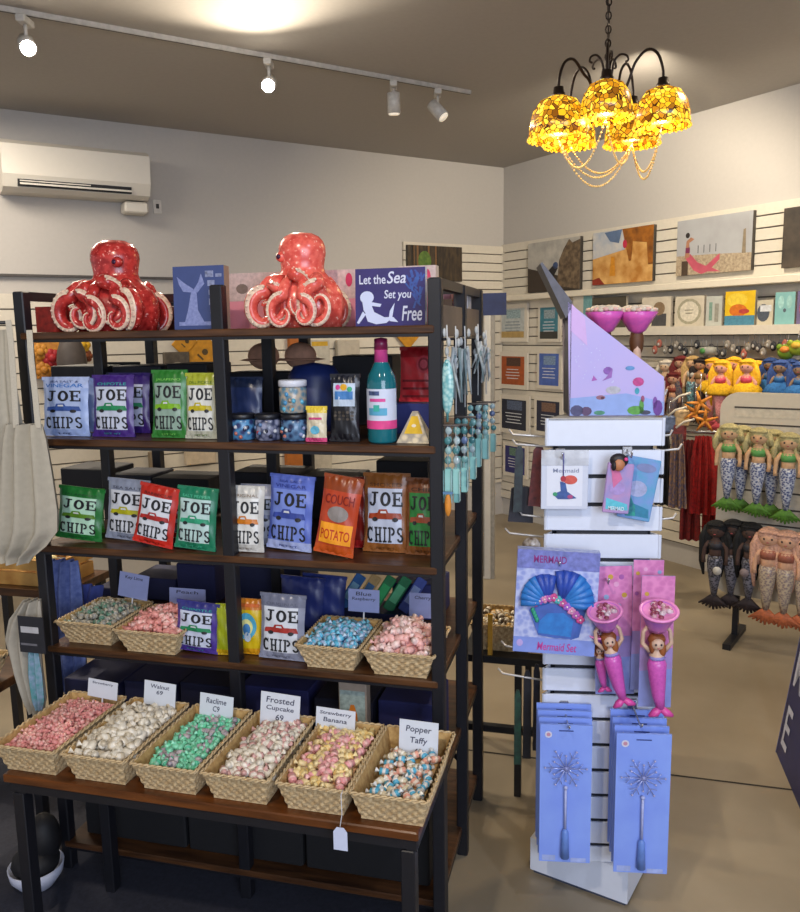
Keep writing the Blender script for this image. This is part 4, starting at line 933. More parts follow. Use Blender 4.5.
# yellow topped cone pack
xa = at_px(398, .06); xb = at_px(431, .06); w_ = xb-xa; h_ = RK.b(414, 412, .06)[1]-S2
pk = root('popcorn_packet', 'pyramid shaped clear packet with a yellow front near the right post', 'packet', RK.at((xa+xb)/2, .07, S2+.001), RK.yaw)
b = MB(); b.add([(-w_/2, -.03, 0), (w_/2, -.03, 0), (w_/2, .04, 0), (-w_/2, .04, 0), (-w_*.08, 0, h_), (w_*.08, 0, h_), (w_*.08, .006, h_), (-w_*.08, .006, h_)], [(3, 2, 1, 0), (0, 1, 5, 4), (1, 2, 6, 5), (2, 3, 7, 6), (3, 0, 4, 7), (4, 5, 6, 7)], C('8c8478', rough=.3, scale=60, kind='voro', h2='c8b898')); b.build('packet', pk)
b = MB(); f_ = lambda x, z: (x, -.0312+.03*z/h_, z); b.flat([(-w_*.28, .3*h_), (w_*.28, .3*h_), (w_*.09, .85*h_), (-w_*.09, .85*h_)], 0, C('e0b410'), f_); b.disc(0, .55*h_, w_*.07, h_*.05, 0, C('e8dcc0'), 10, lambda x, z: (x, -.0322+.03*z/h_, z)); b.build('front_label', pk)
def redlog(b, w, h, fr):
    f2 = lambda x, z: fr(x, z, .0022)
    for k in range(3): b.disc(.18*w, .68*h, (.2-.05*k)*w, (.16-.04*k)*h, 0, C(['c03040', '8c1424', 'd05060'][k]), 16, lambda x, z, k=k: fr(x, z, .002+.0006*k))
    for k in range(3): b.rect(-.4*w, .44*w, (.08+.14*k)*h, (.12+.14*k)*h, 0, C('7c1018'), f2)
b = MB(); b.box(-.05, .10, 0, .12, 0, .085, C('2c3474', rough=.5, var=.05)); bxn = tag(b.build('navy_box', loc=RK.at(at_px(400, .24), .24, S2+.001), yaw=RK.yaw), 'navy carton under the shiny red pouch, beside the bottle', 'box')
pouch(399, 347, 436, .27, S2+.087, 'red_pouch', 'shiny red pouch lying on the navy carton right of the bottle', 'pouch', 'cc2c34', 'a01c24', extra=redlog)
# behind: items on the back half of the rack seen through the shelves
def boxy(u0, v0, u1, y, z, d, col, name, label, cat, var=.08, art=None, h2=None, group=None):
    x0, _ = RK.b(u0, v0, y); x1, zt = RK.b(u1, v0, y); b = MB(); w_ = x1-x0; h_ = max(.02, zt-z)
    b.box(0, w_, 0, d, 0, h_, C(col, var=var, scale=50, h2=h2), .003)
    if art: art(b, w_, h_)
    return tag(b.build(name, loc=RK.at(x0, y, z+.001), yaw=RK.yaw), label, cat, group)
boxy(50, 366, 104, .40, S2, .18, '12131a', 'storage_box', 'black storage box behind the pale blue crisp bags', 'box')
boxy(112, 366, 160, .40, S2, .18, '191b28', 'storage_box', 'black storage box behind the purple crisp bags', 'box')
boxy(166, 364, 206, .40, S2, .18, '16181f', 'storage_box', 'black storage box behind the green crisp bag', 'box')
boxy(228, 372, 330, .50, S2, .14, '14161e', 'storage_box', 'long black storage box behind the jars', 'box')
boxy(332, 356, 392, .42, S2, .2, '15171f', 'storage_box', 'tall black storage box behind the black pouch', 'box')
b = MB(); b.box(-.075, .075, .05, .055, 0, .10, BLACK); b.box(-.06, .06, .047, .05, .015, .085, C('b8b4ac')); b.box(-.04, .04, .045, .047, .03, .07, C('33312e'))
tag(b.build('photo_frame', loc=RK.at(RK.b(120, 360, .5)[0], .45, S2+.10), yaw=RK.yaw), 'small black picture frame on a storage box under the red octopus', 'picture frame')
b = MB(); b.add([(-.10, -.05, 0), (.12, -.05, 0), (.12, .06, 0), (-.10, .06, 0), (-.07, 0, .075), (.07, 0, .075)], [(3, 2, 1, 0), (0, 1, 5, 4), (1, 2, 5), (2, 3, 4, 5), (3, 0, 4)], C('2c3046', var=.05))
tag(b.build('folded_lid', loc=RK.at(RK.b(128, 372, .3)[0], .29, S2+.10), yaw=RK.yaw), 'slate grey sloping box lid standing behind the purple crisp bag', 'lid')
for i, (u, v) in enumerate(((263, 372), (300, 372))):
    b = MB(); b.ell((0, 0, 0), (.055, .04, .045), C('dca88c', rough=.8), 16, 10); b.ell((0, 0, -.012), (.085, .065, .006), C('d09c80', rough=.8), 16, 4)
    x, z = RK.b(u, v, .56); tag(b.build('tan_cap', loc=RK.at(x, .57, RK.b(280, 372, .5)[1]+.05), yaw=RK.yaw), ['tan rounded cap on the black box, nearer the middle post', 'tan rounded cap on the black box, nearer the bottle'][i], 'cap')
# third shelf: behind the crisps
for i, (u0, u1, v, col) in enumerate(((60, 108, 470, '14151d'), (110, 150, 476, '1c1e2c'), (152, 208, 480, '12131a'), (232, 296, 474, '181a24'), (300, 356, 478, '14151c'), (376, 428, 462, '1a1b22'))):
    boxy(u0, v, u1, .46, S3, .16, col, 'storage_crate', 'dark storage crate on the third shelf behind the ' + ['leaning green', 'silver', 'teal green', 'periwinkle blue', 'COUCH POTATO', 'red pickup'][i]+' bag', 'crate')
for i, (u0, u1, v, col) in enumerate(((96, 130, 590, '20234a'), (132, 175, 580, '1c2048'), (176, 214, 566, '1e2250'), (234, 300, 570, '23284c'), (392, 440, 586, '242a60'))):
    boxy(u0, v, u1, .44, S4, .16, col, 'navy_crate', 'navy crate at the back of the fourth shelf behind '+['grey green sweets', 'salmon sweets', 'purple edged crisp bag', 'silver crisp bag', 'pale pink sweets'][i], 'crate')
for i, (u0, u1, v) in enumerate(((64, 118, 684), (124, 176, 686), (180, 232, 688), (240, 308, 692), (314, 372, 704), (378, 436, 706))):
    boxy(u0, v, u1, .12+.02*(i % 2), S5, .185, ['1c2048', '20244c', '181b38', '23275c', '15172c', '22265a'][i], 'navy_carton', 'dark navy carton on the shelf behind the low table, ' + ['leftmost', 'second from the left', 'third from the left', 'fourth from the left', 'fifth from the left', 'rightmost'][i], 'carton')
# blue and green slim packets leaning behind the blue sweets
for i in range(5):
    u = 345+i*15; x, z = RK.b(u, 588, .40)
    b = MB(); b.box(-.017, .017, 0, .008, 0, .12, C(['2c6cb0', 'c8a468', '1c8048', '1c7c4c', '3c50a0'][i], scale=60), .002); b.rect(-.012, .012, .03, .09, -.0006, C(['8cc0dc', '3c70a0', '2cb060', '60c088', '8ca0d0'][i]))
    tag(b.build('slim_packet', loc=RK.at(x, .36, S4+.055), rot=(-.2, .55, RK.yaw)), ['slim blue', 'slim tan', 'slim dark green', 'slim mid green', 'slim indigo'][i]+' packet leaning behind the blue sweets card', 'packet')
b = MB(); b.box(-.13, .10, 0, .12, 0, .052, C('1c2048')); tag(b.build('navy_tray', loc=RK.at(RK.b(375, 600, .40)[0], .33, S4+.001), yaw=RK.yaw), 'navy tray under the slanted slim packets', 'tray')
# printed pouch on the low shelf
def ogr(b, w, h): b.disc(w*.5, h*.45, w*.2, h*.3, -.001, C('e08020'), 10); b.rect(w*.05, w*.95, h*.1, h*.9, -.0006, C('a8b8b0', scale=80, var=.2))
boxy(338, 684, 366, .06, S5+.0, .04, '9c8c7c', 'printed_packet', 'small orange and aqua printed packet on the shelf behind the yellow sweets', 'packet', art=ogr)

# ------------------------------------------------------------------ slatwall tower
TX0, TX1 = TW.b(545, 440)[0], TW.b(665, 440)[0]; TTOP = TW.b(605, 418)[1]; TBOT = TW.b(600, 862)[1]
TB = max(.10, TBOT)
TWW = TX1-TX0
tower = root('display_tower', 'white three-sided slatwall display tower on a square turning base', 'display stand', TW.at((TX0+TX1)/2, 0, 0), TW.yaw)
TWM = C('d4dae8', rough=.35, var=.015)
pitch = TW.b(605, 447)[1]-TW.b(605, 475.5)[1]; zs = TW.b(605, 446)[1]
for k in range(3):
    b = MB(); ang = k*2*PI/3; c0 = Vector((0, TWW*.2887, 0))
    b.M = Matrix.Translation(c0) @ Matrix.Rotation(ang, 4, 'Z') @ Matrix.Translation(-c0)
    b.box(-TWW/2+.035, TWW/2-.035, .008, .014, TB, TTOP-.004, C('23262e', rough=.7))
    z = zs; top = TTOP
    while top > TB+.01:
        bot = max(TB, z); b.box(-TWW/2, TWW/2, 0, .008, bot, top, TWM, .0015); top = bot-.011; z -= pitch
    b.build('slat_panel', tower)
b = MB(); b.add([(-TWW/2, 0, TTOP), (TWW/2, 0, TTOP), (0, TWW*.866, TTOP), (-TWW/2, 0, TTOP-.006), (TWW/2, 0, TTOP-.006), (0, TWW*.866, TTOP-.006)], [(0, 1, 2), (5, 4, 3), (0, 3, 4, 1), (1, 4, 5, 2), (2, 5, 3, 0)], C('cfc9bd', rough=.5)); b.build('top_cap', tower)
cx, cy = .02, -.115
# base, one corner towards the viewer
A0 = math.radians(153); e1 = Vector((math.cos(A0), math.sin(A0), 0)); e2 = Vector((math.cos(A0-PI/2), math.sin(A0-PI/2), 0)); c = Vector((TW.z(628, 872, .115)[0]-(TX0+TX1)/2, TW.z(628, 872, .115)[1], 0)); sd = .30
def slab4(b, c, s, z0, z1, m, ins=0):
    q = [c+e1*ins+e2*ins, c+e2*(s-ins)+e1*ins, c+e1*(s-ins)+e2*(s-ins), c+e1*(s-ins)+e2*ins]
    b.add([(p.x, p.y, z) for z in (z0, z1) for p in q], [(3, 2, 1, 0), (4, 5, 6, 7)]+[(i, (i+1) % 4, 4+(i+1) % 4, 4+i) for i in range(4)], m)
b = MB(); slab4(b, c, sd, .012, .118, TWM); b.build('base_box', tower)
b = MB(); slab4(b, c, sd, 0, .012, C('3a4258', rough=.6), .008); b.build('plinth', tower)
def hook(F, x, y, z, l, yaw=0, name='display_hook', label=None, parent=None, mt=None):
    b = MB(); mt = mt or CHROME
    b.tube([(0, 0, .012), (0, -.006, 0), (0, -l*.9, -.004), (0, -l, .006), (0, -l-.004, .014)], .0026, mt, 6); b.box(-.013, .013, -.004, .002, -.012, .016, mt, .002)
    o = b.build(name, parent)
    if parent: o.location = (x, y, z); o.rotation_euler = (0, 0, yaw)
    return o
ox = (TX0+TX1)/2
for (u, v, l) in ((560, 454, .06), (627, 452, .07), (556, 556, .10), (603, 572, .10), (655, 570, .10), (564, 706, .14), (632, 704, .14)):
    x, z = TW.b(u, v, 0); hook(TW, x-ox, -.001, z, l, parent=tower)
# arms on the two rear faces
lf = Matrix.Rotation(-2*PI/3, 4, 'Z')
def side_arm(s, z, l, loop=False):
    ang = s*math.radians(62); base = Vector((s*TWW*.40, TWW*.18, z)); d = Vector((s*math.sin(math.radians(62)), .25, 0)).normalized()
    b = MB(); wm = C('d4d0cc', rough=.3, metal=.3)
    b.tube([base, base+d*l*.9+Vector((0, 0, .004)), base+d*l+Vector((0, 0, .018))], .0032, wm, 6)
    if loop: b.tube([base+Vector((0, 0, -.12)), base+d*l*.85+Vector((0, 0, -.12)), base+d*l*.95+Vector((0, 0, -.11))], .003, wm, 6); b.tube([base+d*.012+Vector((0, 0, 0)), base+d*.012+Vector((0, 0, -.2))], .003, wm, 6)
    return b.build('side_arm', tower)
for v, l, lp in ((440, .13, 0), (450, .12, 0), (543, .14, 0), (523, .10, 0), (661, .15, 0), (690, .16, 0), (585, .07, 0)): side_arm(-1, TW.b(545, v)[1], l, lp)
for v, l, lp in ((440, .07, 0), (455, .10, 0), (526, .09, 0), (632, .09, 0), (398, .05, 0)): side_arm(1, TW.b(665, v)[1], l, lp)

def on_tower(u0, v0, u1, v1, y):
    x0, z1 = TW.b(u0, (v0+v1)/2, y)[0], TW.b((u0+u1)/2, v0, y)[1]; x1, z0 = TW.b(u1, (v0+v1)/2, y)[0], TW.b((u0+u1)/2, v1, y)[1]
    return x0, x1, z0, z1
# 1 white necklace card
x0, x1, z0, z1 = on_tower(541, 458, 588, 509, -.03); w_, h_ = x1-x0, z1-z0
r = root('craft_card', 'white hanging card with a small colourful mermaid picture, upper left on the tower', 'card', TW.at(x0, -.03, z0), TW.yaw)
b = MB(); b.box(0, w_, -.003, .003, 0, h_, C('c6ccdc', var=.03), .001); b.rect(w_*.12, w_*.88, h_*.06, h_*.86, -.0036, C('d6dae6', var=.02))
b.text('Mermaid', w_*.25, w_*.8, h_*.72, h_*.80, -.0042, C('8c94b0')); b.disc(w_*.62, h_*.58, w_*.15, h_*.09, -.0044, C('d0584c', scale=90)); b.disc(w_*.47, h_*.60, w_*.06, h_*.06, -.005, C('b03040'))
b.flat([(w_*.4, h_*.55), (w_*.52, h_*.52), (w_*.56, h_*.35), (w_*.76, h_*.22), (w_*.6, h_*.2), (w_*.36, h_*.2), (w_*.25, h_*.3), (w_*.42, h_*.36)], -.0046, C('3c5c9c', scale=90, h2='304880')); b.disc(w_*.62, h_*.25, w_*.06, h_*.04, -.005, C('b04c80')); b.disc(w_*.3, h_*.3, w_*.05, h_*.04, -.005, C('3ca070'))
b.build('card', r)
b = MB(); b.box(0, w_, -.0055, -.0045, h_*.86, h_*1.16, C('e8ecf4', rough=.1, alpha=.45)); b.build('clear_header', r)
b = MB(); b.tube([(w_*.47, -.006, h_*1.1), (w_*.47, -.006, h_*.66)], .0016, C('5c5c9c'), 5); b.build('cord', r)
# 2 two blue packets with a doll's head
for i, (u0, v0, u1, v1, yaw, rl, lb) in enumerate(((617, 457, 650, 519, -.15, .16, 'turquoise packet with a mermaid tail, right of the pair on the tower'), (602, 463, 629, 513, .1, .10, 'lilac packet with a dark haired mermaid figure on top, left of its pair'))):
    yq = -.02-.035*i; x0, x1, z0, z1 = on_tower(u0, v0, u1, v1, yq); w_, h_ = x1-x0, z1-z0
    r = root('mermaid_packet', lb, 'toy packet', TW.at((x0+x1)/2, yq, z0), rot=(0, rl, TW.yaw+yaw))
    b = MB(); b.box(-w_/2, w_/2, -.004, .004, 0, h_, C(['4f9cc0', '8c88c0'][i], scale=30, h2=['7c90d0', 'b488b4'][i]), .002)
    b.flat([(-w_*.4, 0.01), (w_*.45, 0.01), (w_*.4, h_*.2), (-w_*.42, h_*.3)], -.0046, C(['2f84a8', '5cc0d4'][i], scale=80)); b.disc(-w_*.05, h_*.5, w_*.3, h_*.13, -.005, C(['a8b0d8', 'a890cc'][i], scale=90))
    if i == 0: b.flat([(-w_*.3, h_*.45), (0, h_*.2), (w_*.05, h_*.06), (-w_*.25, h_*.04), (-w_*.4, h_*.3)], -.0056, C('1c5c7c', scale=80, h2='2c9c8c')); b.disc(w_*.1, h_*.85, w_*.3, h_*.07, -.005, C('7c88b8'))
    if i == 1: b.text('MERMAID', -w_*.3, w_*.3, h_*.06, h_*.14, -.0056, C('e0f0f8')); b.flat([(-w_*.4, h_*.95), (-w_*.1, h_*.9), (w_*.1, h_*.7), (-w_*.2, h_*.5)], -.0052, C('d06c9c'))
    b.build('card', r)
    if i == 1:
        b = MB(); b.ell((-w_*.12, -.008, h_*.98), (w_*.24, .012, w_*.26), C('b87850', rough=.5), 12, 8); b.build('doll_head', r)
        b = MB(); b.ell((-w_*.10, -.002, h_*1.05), (w_*.36, .014, w_*.28), C('1c1418', rough=.5), 12, 8); b.ell((w_*.1, -.016, h_*1.1), (.006, .004, .005), C('e04890'), 6, 4); b.ell((-w_*.3, -.01, h_*.95), (w_*.1, .01, w_*.2), C('1c1418'), 8, 6); b.build('hair', r)
# 3 costume box
x0, x1, z0, z1 = on_tower(513, 549, 595, 651, -.10); w_, h_ = x1-x0, z1-z0
r = root('costume_box', 'flat pale blue costume box with bright blue shell top and flower garland on the tower', 'toy box', TW.at(x0, -.10, z0-.002), rot=(-.03, .045, TW.yaw-.02))
b = MB(); b.box(0, w_, 0, .035, 0, h_, C('b4bce0', rough=.3, kind='voro', scale=70, h2='8c98d0')); b.rect(0, w_, 0, h_*.15, -.0008, C('7c90d8', var=.05)); b.rect(0, w_, h_*.82, h_, -.0007, C('7c84cc', scale=60, var=.2))
b.text('MERMAID', w_*.2, w_*.6, h_*.88, h_*.95, -.0014, C('8c2c80')); b.text('Mermaid Set', w_*.3, w_*.78, h_*.03, h_*.11, -.0016, C('c0409c'), None, .1); b.disc(w_*.08, h_*.09, w_*.04, h_*.035, -.0016, C('b8a4e0')); b.build('carton', r)
b = MB(); BL = C('2f7cc8', rough=.4, scale=60, h2='2a68b4'); DB = C('2c4cae', rough=.4)
for cxx, s, R2 in ((.40, -1, .36), (.56, 1, .42)):
    hx, hz = w_*cxx, h_*.47
    for k in range(8):
        q = math.radians(96-14*k) if s > 0 else math.radians(84+14*k); l = w_*R2*(1.0-.02*abs(k-3)); e = Vector((hx+l*math.cos(q), -.004, hz+l*1.05*math.sin(q)+h_*.03))
        m1 = Vector((hx, -.003, hz+h_*.03)).lerp(e, .55); b.tube([(hx, -.002, hz+h_*.03), tuple(m1+Vector((0, -.003, 0))), tuple(e)], [.004, w_*.05, w_*.055], BL if k > 2 else DB, 10)
b.M = Matrix.Identity(4); b.flat([(w_*.10, h_*.66), (w_*.36, h_*.50), (w_*.3, h_*.45), (w_*.14, h_*.58)], -.006, BL)
b.flat([(w_*.54, h_*.55), (w_*.88, h_*.50), (w_*.8, h_*.18), (w_*.7, h_*.15)], -.002, C('3c60b4')); b.build('shell_top', r)
b = MB(); b.M = Matrix.Translation((w_*.5, -.004, h_*.26))
b.flat([(-w_*.33, h_*.16), (-w_*.2, -h_*.08), (0, -h_*.1), (w_*.22, -h_*.1), (w_*.3, h_*.1), (w_*.14, h_*.22), (-w_*.12, h_*.24)], 0, C('4464b8')); b.flat([(-w_*.2, h_*.05), (-w_*.2, -h_*.06), (w_*.2, -h_*.08), (w_*.22, h_*.08), (w_*.1, h_*.15), (-w_*.1, h_*.14)], -.001, BL)
b.build('headband', r)
b = MB()
for k in range(11):
    t = k/10; fx = w_*(.24+.56*t); fz = h_*(.50+.06*math.sin(t*PI*1.1)-.20*max(0, t-.4)); cc = ['c05098', '9c5cc0', 'd88cb8', 'b85cb0', 'd04c90', '4cb0b8'][k % 6]
    for q in range(5): b.ell((fx+.006*math.cos(q*1.26), -.009, fz+.006*math.sin(q*1.26)), (.0065, .004, .0065), C(cc), 7, 4)
    b.ell((fx, -.013, fz), .003, C('f0d8e0'), 6, 4)
for q in range(4): b.ell((w_*.22+.004*q, -.006, h_*(.42-.03*q)), (.006, .003, .008), C('2c9c7c'), 6, 4)
b.build('flower_garland', r)
# 4 mermaid light-up torches on pink cards
def torch_cup(b, R_, h, col, inner, rimc):
    b.lathe([(.45*R_, 0), (.62*R_, .25*h), (.85*R_, .7*h), (R_, .95*h), (R_*1.04, h), (.86*R_, h), (.7*R_, .6*h), (0, .45*h)], C(col, rough=.3, h2=inner, scale=20), 20)
    b.lathe([(R_*.88, h*.98), (R_*.95, h*1.05), (R_*1.06, h*1.02), (R_*1.04, h*.93)], C(rimc, rough=.3), 20)
def mermaid_torch(x, y, z, H_, label, roll=0, F=TW, yaw=0, parentname='mermaid_torch'):
    r = root(parentname, label, 'toy', F.at(x, y, z), rot=(0, roll, F.yaw+yaw)); s = H_/.25; r.scale = (1.12, 1.08, 1)
    b = MB(); sk = C('d8b49c', rough=.5)
    b.M = Matrix.Identity(4)
    b.ell((0, -.006*s, .142*s), (.011*s, .010*s, .012*s), sk, 12, 8); b.tube([(0, 0, .10*s), (0, 0, .118*s), (0, 0, .13*s), (0, 0, .137*s)], [.010*s, .013*s, .006*s, .005*s], sk, 10)
    for q in (-1, 1): b.ell((q*.0045*s, -.0158*s, .144*s), (.0018*s, .0012*s, .0024*s), C('2c2030'), 6, 4)
    b.ell((0, -.0155*s, .1365*s), (.0024*s, .0012*s, .001*s), C('b84858'), 6, 4)
    for q in (-1, 1): b.tube([(q*.012*s, 0, .126*s), (q*.024*s, 0, .142*s), (q*.022*s, 0, .165*s), (q*.014*s, 0, .176*s)], [.005*s, .004*s, .0035*s, .004*s], sk, 7)
    b.build('body', r)
    b = MB(); b.ell((0, .002, .148*s), (.015*s, .012*s, .014*s), C('8c4a20', rough=.5), 12, 8); b.ell((.008*s, -.004*s, .13*s), (.007*s, .007*s, .016*s), C('9a5626'), 8, 6); b.ell((-.009*s, -.004*s, .136*s), (.005*s, .006*s, .014*s), C('8c4a20'), 8, 6); b.build('hair', r)
    b = MB(); b.ell((0, -.004*s, .114*s), (.014*s, .011*s, .006*s), C('8c84c4'), 10, 6); b.build('bodice', r)
    b = MB(); pk = C('cc5cb4', rough=.3, scale=150, h2='b84ca4')
    b.tube([(0, 0, .112*s), (0, 0, .10*s), (.001*s, 0, .07*s), (.003*s, 0, .035*s), (.006*s, -.002*s, .01*s)], [.012*s, .0165*s, .0145*s, .011*s, .007*s], pk, 12)
    for q in (-1, 1): b.tube([(.006*s, -.002*s, .012*s), (.006*s+q*.010*s, -.004*s, .002*s), (.006*s+q*.02*s, -.004*s, -.004*s)], [.006*s, .008*s, .003*s], C('d44ca0', rough=.3), 8)
    b.build('tail', r)
    b = MB(); b.M = Matrix.Translation((0, -.002*s, .170*s)) @ Matrix.Rotation(.36, 4, 'X'); torch_cup(b, .031*s, .046*s, 'd070c0', 'a05cc0', 'e88cc8'); b.build('cup', r)
    b = MB()
    rr = random.Random(5)
    for k in range(24):
        q = rr.uniform(0, 2*PI); d = .019*s*math.sqrt(rr.random()); b.ell((d*math.cos(q), -.018*s+d*math.sin(q)*.93, .211*s+.36*d*math.sin(q)+rr.uniform(0, .004)*s), .0055*s, C(['8c3c54', 'd0b8c4', 'a85c78', 'c89ca8'][k % 4], rough=.2), 6, 4)
    b.build('crystals', r)
    return r
def backing(u0, v0, u1, v1, y, name, label, roll=0, yaw=0):
    x0, x1, z0, z1 = on_tower(u0, v0, u1, v1, y); w_, h_ = x1-x0, z1-z0
    r = root(name, label, 'toy packaging', TW.at((x0+x1)/2, y, z0), rot=(0, roll, TW.yaw+yaw))
    b = MB(); b.box(-w_/2, w_/2, 0, .003, 0, h_, C('8c98d8', scale=20)); b.rect(-w_/2, w_/2, h_*.45, h_, -.0006, C('d684b8', kind='voro', scale=60, h2='c470a8')); b.flat([(-w_/2, h_*.28), (w_/2, h_*.3), (w_/2, h_*.46), (-w_/2, h_*.46)], -.0008, C('a48cc8', var=.08))
    rr = random.Random(int(u0))
    for k in range(9): b.disc(rr.uniform(-.38, .38)*w_, h_*rr.uniform(.6, .95), w_*.07, w_*.07, -.0012-.00005*k, C(['e8a8d0', 'c8a040', 'b060b0', '90a8d0'][k % 4]), 10)
    b.build('card', r); return r
backing(597, 566, 636, 694, -.05, 'torch_card', 'pink and blue backing card behind the left mermaid torch', roll=-.04)
backing(632, 560, 662, 690, -.06, 'torch_card', 'pink patterned backing card between the two mermaid torches, highest one')
backing(640, 576, 673, 707, -.115, 'torch_card', 'pink and lilac backing card behind the right mermaid torch')
x, _ = TW.b(608, 650, -.11); _, z0 = TW.b(625, 703, -.11); _, z1 = TW.b(604, 603, -.11)
mermaid_torch(x+.035, -.115, z0, (z1-z0)*1.14, 'left pink mermaid torch toy with flared cup, swinging slightly', roll=-.19)
x, _ = TW.b(653, 650, -.17); _, z0 = TW.b(655, 712, -.15); _, z1 = TW.b(658, 603, -.15)
mermaid_torch(x+.018, -.155, z0, (z1-z0)*1.14, 'right pink mermaid torch toy hanging straight in front of its card', roll=-.03)
x, _ = TW.b(596, 650, -.075); _, z0 = TW.b(603, 690, -.075)
mermaid_torch(x+.02, -.075, z0, .2, 'mermaid torch toy mostly hidden behind the left one', roll=-.1)
# 5 blue star wand packets, two stacks
def wand_pack(u0, v0, u1, v1, y, label, front, group=None, rl=0):
    x0, x1, z0, z1 = on_tower(u0, v0, u1, v1, y); w_, h_ = x1-x0, z1-z0
    r = root('wand_packet', label, 'toy packet', TW.at((x0+x1)/2, y, z0), rot=(0, rl, TW.yaw), group=group)
    b = MB(); b.box(-w_/2, w_/2, 0, .006, 0, h_, C('88a4ee', rough=.4, scale=8, h2='7a94e6', var=.03)); b.rect(-w_*.44, -w_*.18, 0.004, h_*.05, -.0006, C('a4b4e8')); b.rect(w_*.12, w_*.42, .002, h_*.035, -.0006, C('a4b4e8'))
    b.disc(-w_*.34, h_*.93, w_*.07, w_*.07, -.0008, C('d8d8ec'), 12); b.disc(-w_*.34, h_*.93, w_*.04, w_*.04, -.0012, C('c890a8'), 10); b.rect(-w_*.14, w_*.14, h_*.955, h_*.963, -.0008, C('2c3c80')); b.build('card', r)
    if front:
        b = MB(); wm = C('b4bce8', rough=.25); b.tube([(0, -.008, h_*.05), (0, -.008, h_*.24), (0, -.008, h_*.26)], [.0125, .009, .004], C('6c90dc', rough=.25), 10); b.tube([(0, -.008, h_*.26), (0, -.008, h_*.56)], .0035, wm, 8); b.ell((0, -.008, h_*.56), .006, wm, 8, 6); b.build('handle', r)
        b = MB(); c = (0, -.009, h_*.70); gl = C('9aa4dc', rough=.15, metal=.2)
        for k in range(12):
            q = 2*PI*k/12; l = w_*(.40 if k % 2 == 0 else .26); b.tube([c, (c[0]+l*.6*math.cos(q), c[1], c[2]+l*.6*math.sin(q)), (c[0]+l*math.cos(q), c[1], c[2]+l*math.sin(q))], [.002, .0016, .001], gl, 5); b.ell((c[0]+l*math.cos(q), c[1], c[2]+l*math.sin(q)), .003, C('b8b4d8', rough=.2), 6, 4)
            if k % 2 == 0:
                for s in (-1, 1): b.tube([(c[0]+l*.6*math.cos(q), c[1], c[2]+l*.6*math.sin(q)), (c[0]+l*.85*math.cos(q+s*.3), c[1], c[2]+l*.85*math.sin(q+s*.3))], .0012, gl, 4)
        b.ell(c, .007, C('8890c8', rough=.2), 8, 6); b.build('snowflake_head', r)
    return r
for k in range(4):
    wand_pack(537+k*1.2-1, 704+k*7, 590+k*.4, 838+k*8, -.02-k*.03, ['rearmost blue wand packet of the left stack', 'third blue wand packet from the front of the left stack', 'second blue wand packet from the front of the left stack', 'foremost blue snowflake wand packet of the left stack'][k], k == 3, 'left stack of wand packets')
for k in range(4):
    wand_pack(609+k*2, 710+k*8, 662+k*2.5, 843+k*10, -.03-k*.03, ['rearmost blue wand packet of the right stack', 'third blue wand packet from the front of the right stack', 'second blue wand packet from the front of the right stack', 'foremost blue snowflake wand packet of the right stack'][k], k == 3, 'right stack of wand packets')
# display box on top, its printed side towards us
y = .04
P = [TW.b(u, v, y) for u, v in ((569, 423), (664, 419), (664, 377), (568, 302))]
xm = P[0][0]; zb = TTOP+.001; dz = zb-P[0][1]
P = [(p[0]-xm, max(0, p[1]+0*dz-zb)) for p in P]; P[0] = (0, 0); P[1] = (P[1][0], 0)
r = root('counter_display_box', 'lilac cardboard display box with mermaid artwork on its sloping side, on top of the tower', 'display box', TW.at(xm, y, zb), TW.yaw)
b = MB(); D = .15; ed = C('b4a8b0')
for yy in (0, D):
    b.prism(P, yy, yy+.003, ed, C('aaa4dc', scale=6, h2='b8a8d8') if yy == 0 else None)
Pw, Ph = P[1][0], P[3][1]
b.box(0, .003, 0, D, 0, Ph, C('4a4c5c')); b.box(Pw-.003, Pw, 0, D, 0, P[2][1]*.9, ed); b.box(0, Pw, 0, D, 0, .003, ed)
b.build('carton', r)
b = MB(); e = -.0008
b.flat([(0.002, Ph*.75), (Pw*.18, Ph*.62), (Pw*.15, Ph*.86), (0.002, Ph*.985)], e, C('c8a8dc', var=.03)); b.flat([(0.002, .002), (Pw-.002, .002), (Pw-.002, Ph*.12), (Pw*.6, Ph*.2), (.002, Ph*.16)], e, C('8ca4dc', var=.06))
def blob(x, z, rx, rz, c, k): b.disc(Pw*x, Ph*z, Pw*rx, Ph*rz, e-.0003*k, C(c, scale=90, var=.15), 10)
blob(.40, .40, .05, .035, '8c5cb4', 1); b.flat([(Pw*.45, Ph*.42), (Pw*.44, Ph*.34), (Pw*.34, Ph*.31), (Pw*.38, Ph*.34)], e-.0006, C('9a68b8')); b.flat([(Pw*.25, Ph*.36), (Pw*.29, Ph*.32), (Pw*.23, Ph*.31)], e-.0006, C('a85cb4'))
blob(.63, .42, .05, .02, '6094cc', 1); blob(.72, .30, .06, .04, 'c4448c', 1); blob(.71, .22, .025, .03, '3ca0b8', 1); blob(.46, .23, .08, .035, 'b8b8c4', 1); blob(.33, .165, .05, .02, '9c6c80', 1); blob(.35, .16, .02, .012, '5c2c3c', 2)
for x, z, rx, rz, c in ((.08, .05, .07, .05, '4c4c74'), (.18, .045, .06, .04, '5c4468'), (.32, .03, .06, .02, '4c8c70'), (.70, .05, .09, .04, '5ca044'), (.76, .09, .025, .06, '5ca044'), (.93, .07, .05, .07, '6c3c94'), (.9, .12, .025, .05, '8454ac'), (.80, .03, .06, .02, '404058'), (.77, .15, .02, .03, 'a05078')): blob(x, z, rx, rz, c, 3)
rr = random.Random(9)
for k in range(26): x = rr.uniform(.05, .5); b.disc(Pw*x, Ph*rr.uniform(.36, .72)*(1-.5*x), .0011, .0011, e-.0004, C('d8e4f4'), 6)
